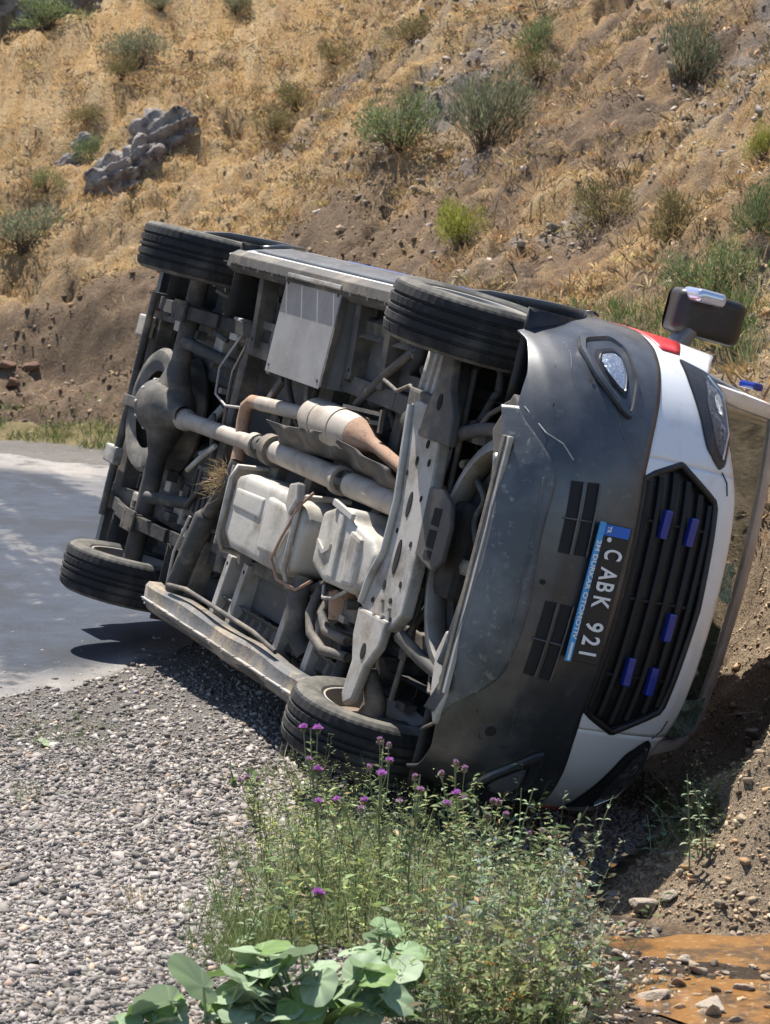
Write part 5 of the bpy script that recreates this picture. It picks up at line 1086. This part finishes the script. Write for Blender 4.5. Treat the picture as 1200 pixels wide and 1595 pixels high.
# mint-like plants with paired leaves
def paired(px, py, h, label, seed, ns=1, spread=.05, tip=.9):
    r2 = np.random.default_rng(seed); p = at(px, py); root = empty('upright_herb', p); tag(root, label, 'herb', 'upright herbs with paired pale leaves')
    for q in range(ns):
        bx, by = (r2.normal() * spread, r2.normal() * spread) if ns > 1 else (0, 0); hh = h * (1 if q == 0 else r2.uniform(.6, 1)); lx = r2.normal() * .05
        P = [Vector((bx + lx * t * t, by, hh * t)) for t in np.linspace(0, 1, 7)]
        so_ = MB().tube(P, list(np.linspace(.003, .0015, 7)), 6).build('stem', M_stemg, root)
        V = []; F = []; T = []; parts = []; k = 0
        for t in np.arange(.12, 1.0, .045 / hh):
            L = .036 * (1.1 - .6 * t) + .006; ph = k * 1.57 + seed; k += 1; c = Vector((bx + lx * t * t, by, hh * t))
            for s_ in (0, math.pi):
                d = np.array([math.cos(ph + s_), math.sin(ph + s_), .35]); sd_ = unit(np.cross(d, [0, 0, 1.])); b = np.array(c)
                pr = [b, b + d * L * .35 + sd_ * L * .26, b + d * L * .7 + sd_ * L * .2 - np.array([0, 0, L * .15]), b + d * L - np.array([0, 0, L * .45]), b + d * L * .7 - sd_ * L * .2 - np.array([0, 0, L * .15]), b + d * L * .35 - sd_ * L * .26]
                m0 = b + d * L * .5 - np.array([0, 0, L * .10]); v = np.array(pr + [m0]); 
                f = np.array([[0, 1, 6, 6], [1, 2, 6, 6], [2, 3, 6, 6], [3, 4, 6, 6], [4, 5, 6, 6], [5, 0, 6, 6]])[:, :3]
                parts.append((v, f, vary(r2, (.26, .32, .19), 1, .2).repeat(7, 0)))
        V, F, T = join(parts); newobj('leaves', npmesh('leaves', V, F, M_leaf, tint=T), root)
paired(905, 1470, .50, 'tall single stem with paired leaves standing against the dark under the bumper', 3)
paired(800, 1480, .52, 'group of pale leafy stems in front of the dark bumper, left of the single stem', 4, 5, .035)
paired(1085, 1345, .34, 'leafy stem at the foot of the bank below the broken windscreen', 5, 3, .04)
paired(1040, 1330, .20, 'lower leafy stems left of the stem by the windscreen', 6, 4, .045)
paired(860, 1480, .36, 'shorter leafy stems between the group and the single stem', 7, 4, .03)
paired(640, 1440, .44, 'leafy stem with pale tip rising beside the middle thistle', 8, 1)
paired(740, 1440, .5, 'thin pale-tipped stem before the wheel arch corner', 9, 2, .04)
paired(385, 1500, .16, 'small leafy stems at the gravel edge above the big leaves', 12, 3, .04)
thicket('bank_foot_weeds', 1010, 1120, 1245, 1310, 60, .06, .2, 66, (.17, .2, .1), (.022, .010), 26)
thicket('sparse_bank_weeds', 985, 1110, 1300, 1345, 16, .03, .09, 67, (.24, .26, .12), (.02, .008), 16)

# big-leaved plants along the bottom edge: every leaf its own part
M_big = leafmat('broad leaf', trans=.25, rough=.55)
def big_leaf(root, base, tipdir, size, tiltv, col, seed, yaw):
    """heart-shaped pleated leaf on a stalk"""
    r2 = np.random.default_rng(seed); n = 34; rings = 6; V = [(0, 0, 0)]; T = [1.12]
    for r in range(1, rings + 1):
        f = r / rings
        for k in range(n):
            a = -math.pi + 2 * math.pi * (k + .5) / n; rad = .62 + .30 * math.cos(a) + .10 * math.cos(2 * a) - (.52 * max(0, abs(a) - 2.45) / .69)
            rad *= 1 + .035 * math.sin(11 * a + seed) * f
            x = rad * math.cos(a) * f; y = rad * math.sin(a) * f * 1.05
            vein = abs(math.sin(a * 4.0 + .2)); z = .12 * f * f * (.6 + .4 * math.cos(2 * a + seed)) - .05 * (1 - vein) * f + .10 * abs(y) - .20 * f * f * max(0, x) + .02 * math.sin(9 * a + seed) * f
            V.append((x, y, z)); T.append(.80 + .16 * vein + .34 * (1 if vein < .22 else 0))
    F = [(0, 1 + k, 1 + (k + 1) % n) for k in range(n - 1)]; F = [f for f in F]
    Q = []
    for r in range(rings - 1):
        for k in range(n - 1): Q.append((1 + r * n + k, 1 + (r + 1) * n + k, 1 + (r + 1) * n + k + 1, 1 + r * n + k + 1))
    tri = F + [(q[0], q[1], q[2]) for q in Q] + [(q[0], q[2], q[3]) for q in Q]
    V = np.array(V) * size; tn = np.array(T)[:, None] * np.array(col)[None]
    o = newobj('leaf', npmesh('leaf', V, np.array(tri), M_big, smooth=True, tint=tn), root)
    o.location = base; o.rotation_euler = (tiltv[0], tiltv[1], yaw)
    b = Vector(base); MB().tube([b, b * .6 + Vector((0, 0, -.02)), Vector((b.x * .3, b.y * .3, 0))], [.0035, .0045, .006], 7).build('leaf_stalk', M_stalk, root, smooth=60)
M_stalk = mat('pale stalk', (.22, .27, .12), rough=.6)
def broad_plant(px, py, label, leaves, seed):
    p = at(px, py); root = empty('broad_leaved_plant', p); tag(root, label, 'broad-leaved plant', 'broad-leaved plants along the bottom edge'); r2 = np.random.default_rng(seed)
    for (x, y, z, s, yaw, tx, ty, g) in leaves:
        s *= 1.45; z = z * 1.5 + .02; x *= 1.1
        col = [(.30, .39, .24), (.17, .27, .08), (.23, .33, .17)][g]; big_leaf(root, (x, y, z), None, s, (tx, ty), np.array(col) * r2.uniform(.85, 1.1), int(r2.integers(0, 999)), yaw)
def rnd_leaves(seed, n, w, d, h0, h1, s0, s1):
    r2 = np.random.default_rng(seed); o = []
    for k in range(n):
        x = r2.uniform(-w, w); y = r2.uniform(-d, d); o.append((x, y, r2.uniform(h0, h1) * (1 - .3 * abs(x) / w), r2.uniform(s0, s1), r2.random() * 6.28, r2.uniform(.05, .65), r2.normal() * .30, int(r2.choice([0, 0, 2, 1]))))
    return o
broad_plant(325, 1625, 'large-leaved plant at the bottom left, with one leaf folded upright', [(-.01, 0, .085, .088, 2.4, 1.1, -.3, 0), (.075, -.01, .095, .085, 1.2, .45, .2, 0), (-.09, 0, .06, .07, 3.2, .9, .1, 0), (-.14, .02, .05, .05, 3.6, .8, .1, 1), (.0, .05, .03, .06, .4, .5, 0, 1)] + rnd_leaves(5, 8, .15, .06, .02, .06, .04, .07), 1)
broad_plant(490, 1610, 'dense clump of large grey-green leaves, the widest one at the bottom edge', rnd_leaves(6, 38, .19, .10, .03, .15, .05, .08), 2)
broad_plant(235, 1620, 'low large-leaved plant at the far left end of the leafy row', rnd_leaves(7, 9, .08, .05, .01, .06, .035, .065), 3)
broad_plant(590, 1560, 'leafy plant with pale leaves running into the grey weeds', rnd_leaves(8, 18, .08, .06, .02, .12, .035, .06), 4)
def small_leafy(px, py, label, leaves, seed):
    p = at(px, py); root = empty('small_leafy_plant', p); tag(root, label, 'leafy plant', 'small leafy plants on the gravel')
    for (x, y, z, s, yaw, tx, ty, g) in leaves: big_leaf(root, (x, y, z), None, s, (tx, ty), [(.20, .27, .13), (.24, .36, .09), (.36, .42, .26)][g], seed, yaw)
small_leafy(368, 1222, 'two upright round leaves on the gravel left of the front tyre', [(-.02, 0, .05, .065, 1.5, 1.3, .1, 0), (.06, .01, .03, .06, .6, .7, .2, 0), (0, -.02, .02, .035, 3.8, .6, 0, 1)], 3)
small_leafy(65, 1165, 'single pale fallen leaf on the gravel at the left', [(0, 0, .02, .055, .5, .3, .2, 2)], 5)
small_leafy(505, 1295, 'bright green leaves in the weeds just below the tyre', [(-.03, 0, .10, .05, 1.5, 1.0, .1, 1), (.02, .01, .08, .05, 1.0, .9, .2, 1), (-.05, 0, .03, .05, 2.2, .8, 0, 1)], 6)
small_leafy(610, 1475, 'bright green round leaves low in the middle of the weeds', [(.0, -.03, .05, .045, 1.5, 1.0, .1, 1), (.04, -.03, .04, .04, .8, .8, .1, 1)], 7)
# dry twig arching over the shade at the right
tw = MB(); p = at(1190, 1115); tw.tube([(0, 0, 0), (-.04, -.03, .02), (-.12, -.03, .012), (-.20, -.02, .0)], [.003, .003, .002, .001], 5).tube([(0, 0, .0), (-.01, -.04, .05), (.01, -.05, .09)], [.003, .002, .001], 5)
o = tw.build('dry_twig', mat('dry twig', (.4, .33, .24), rough=.8)); o.location = p; tag(o, 'thin dry twig sticking out of the bank towards the windscreen', 'twig')
p = at(1080, 1080)
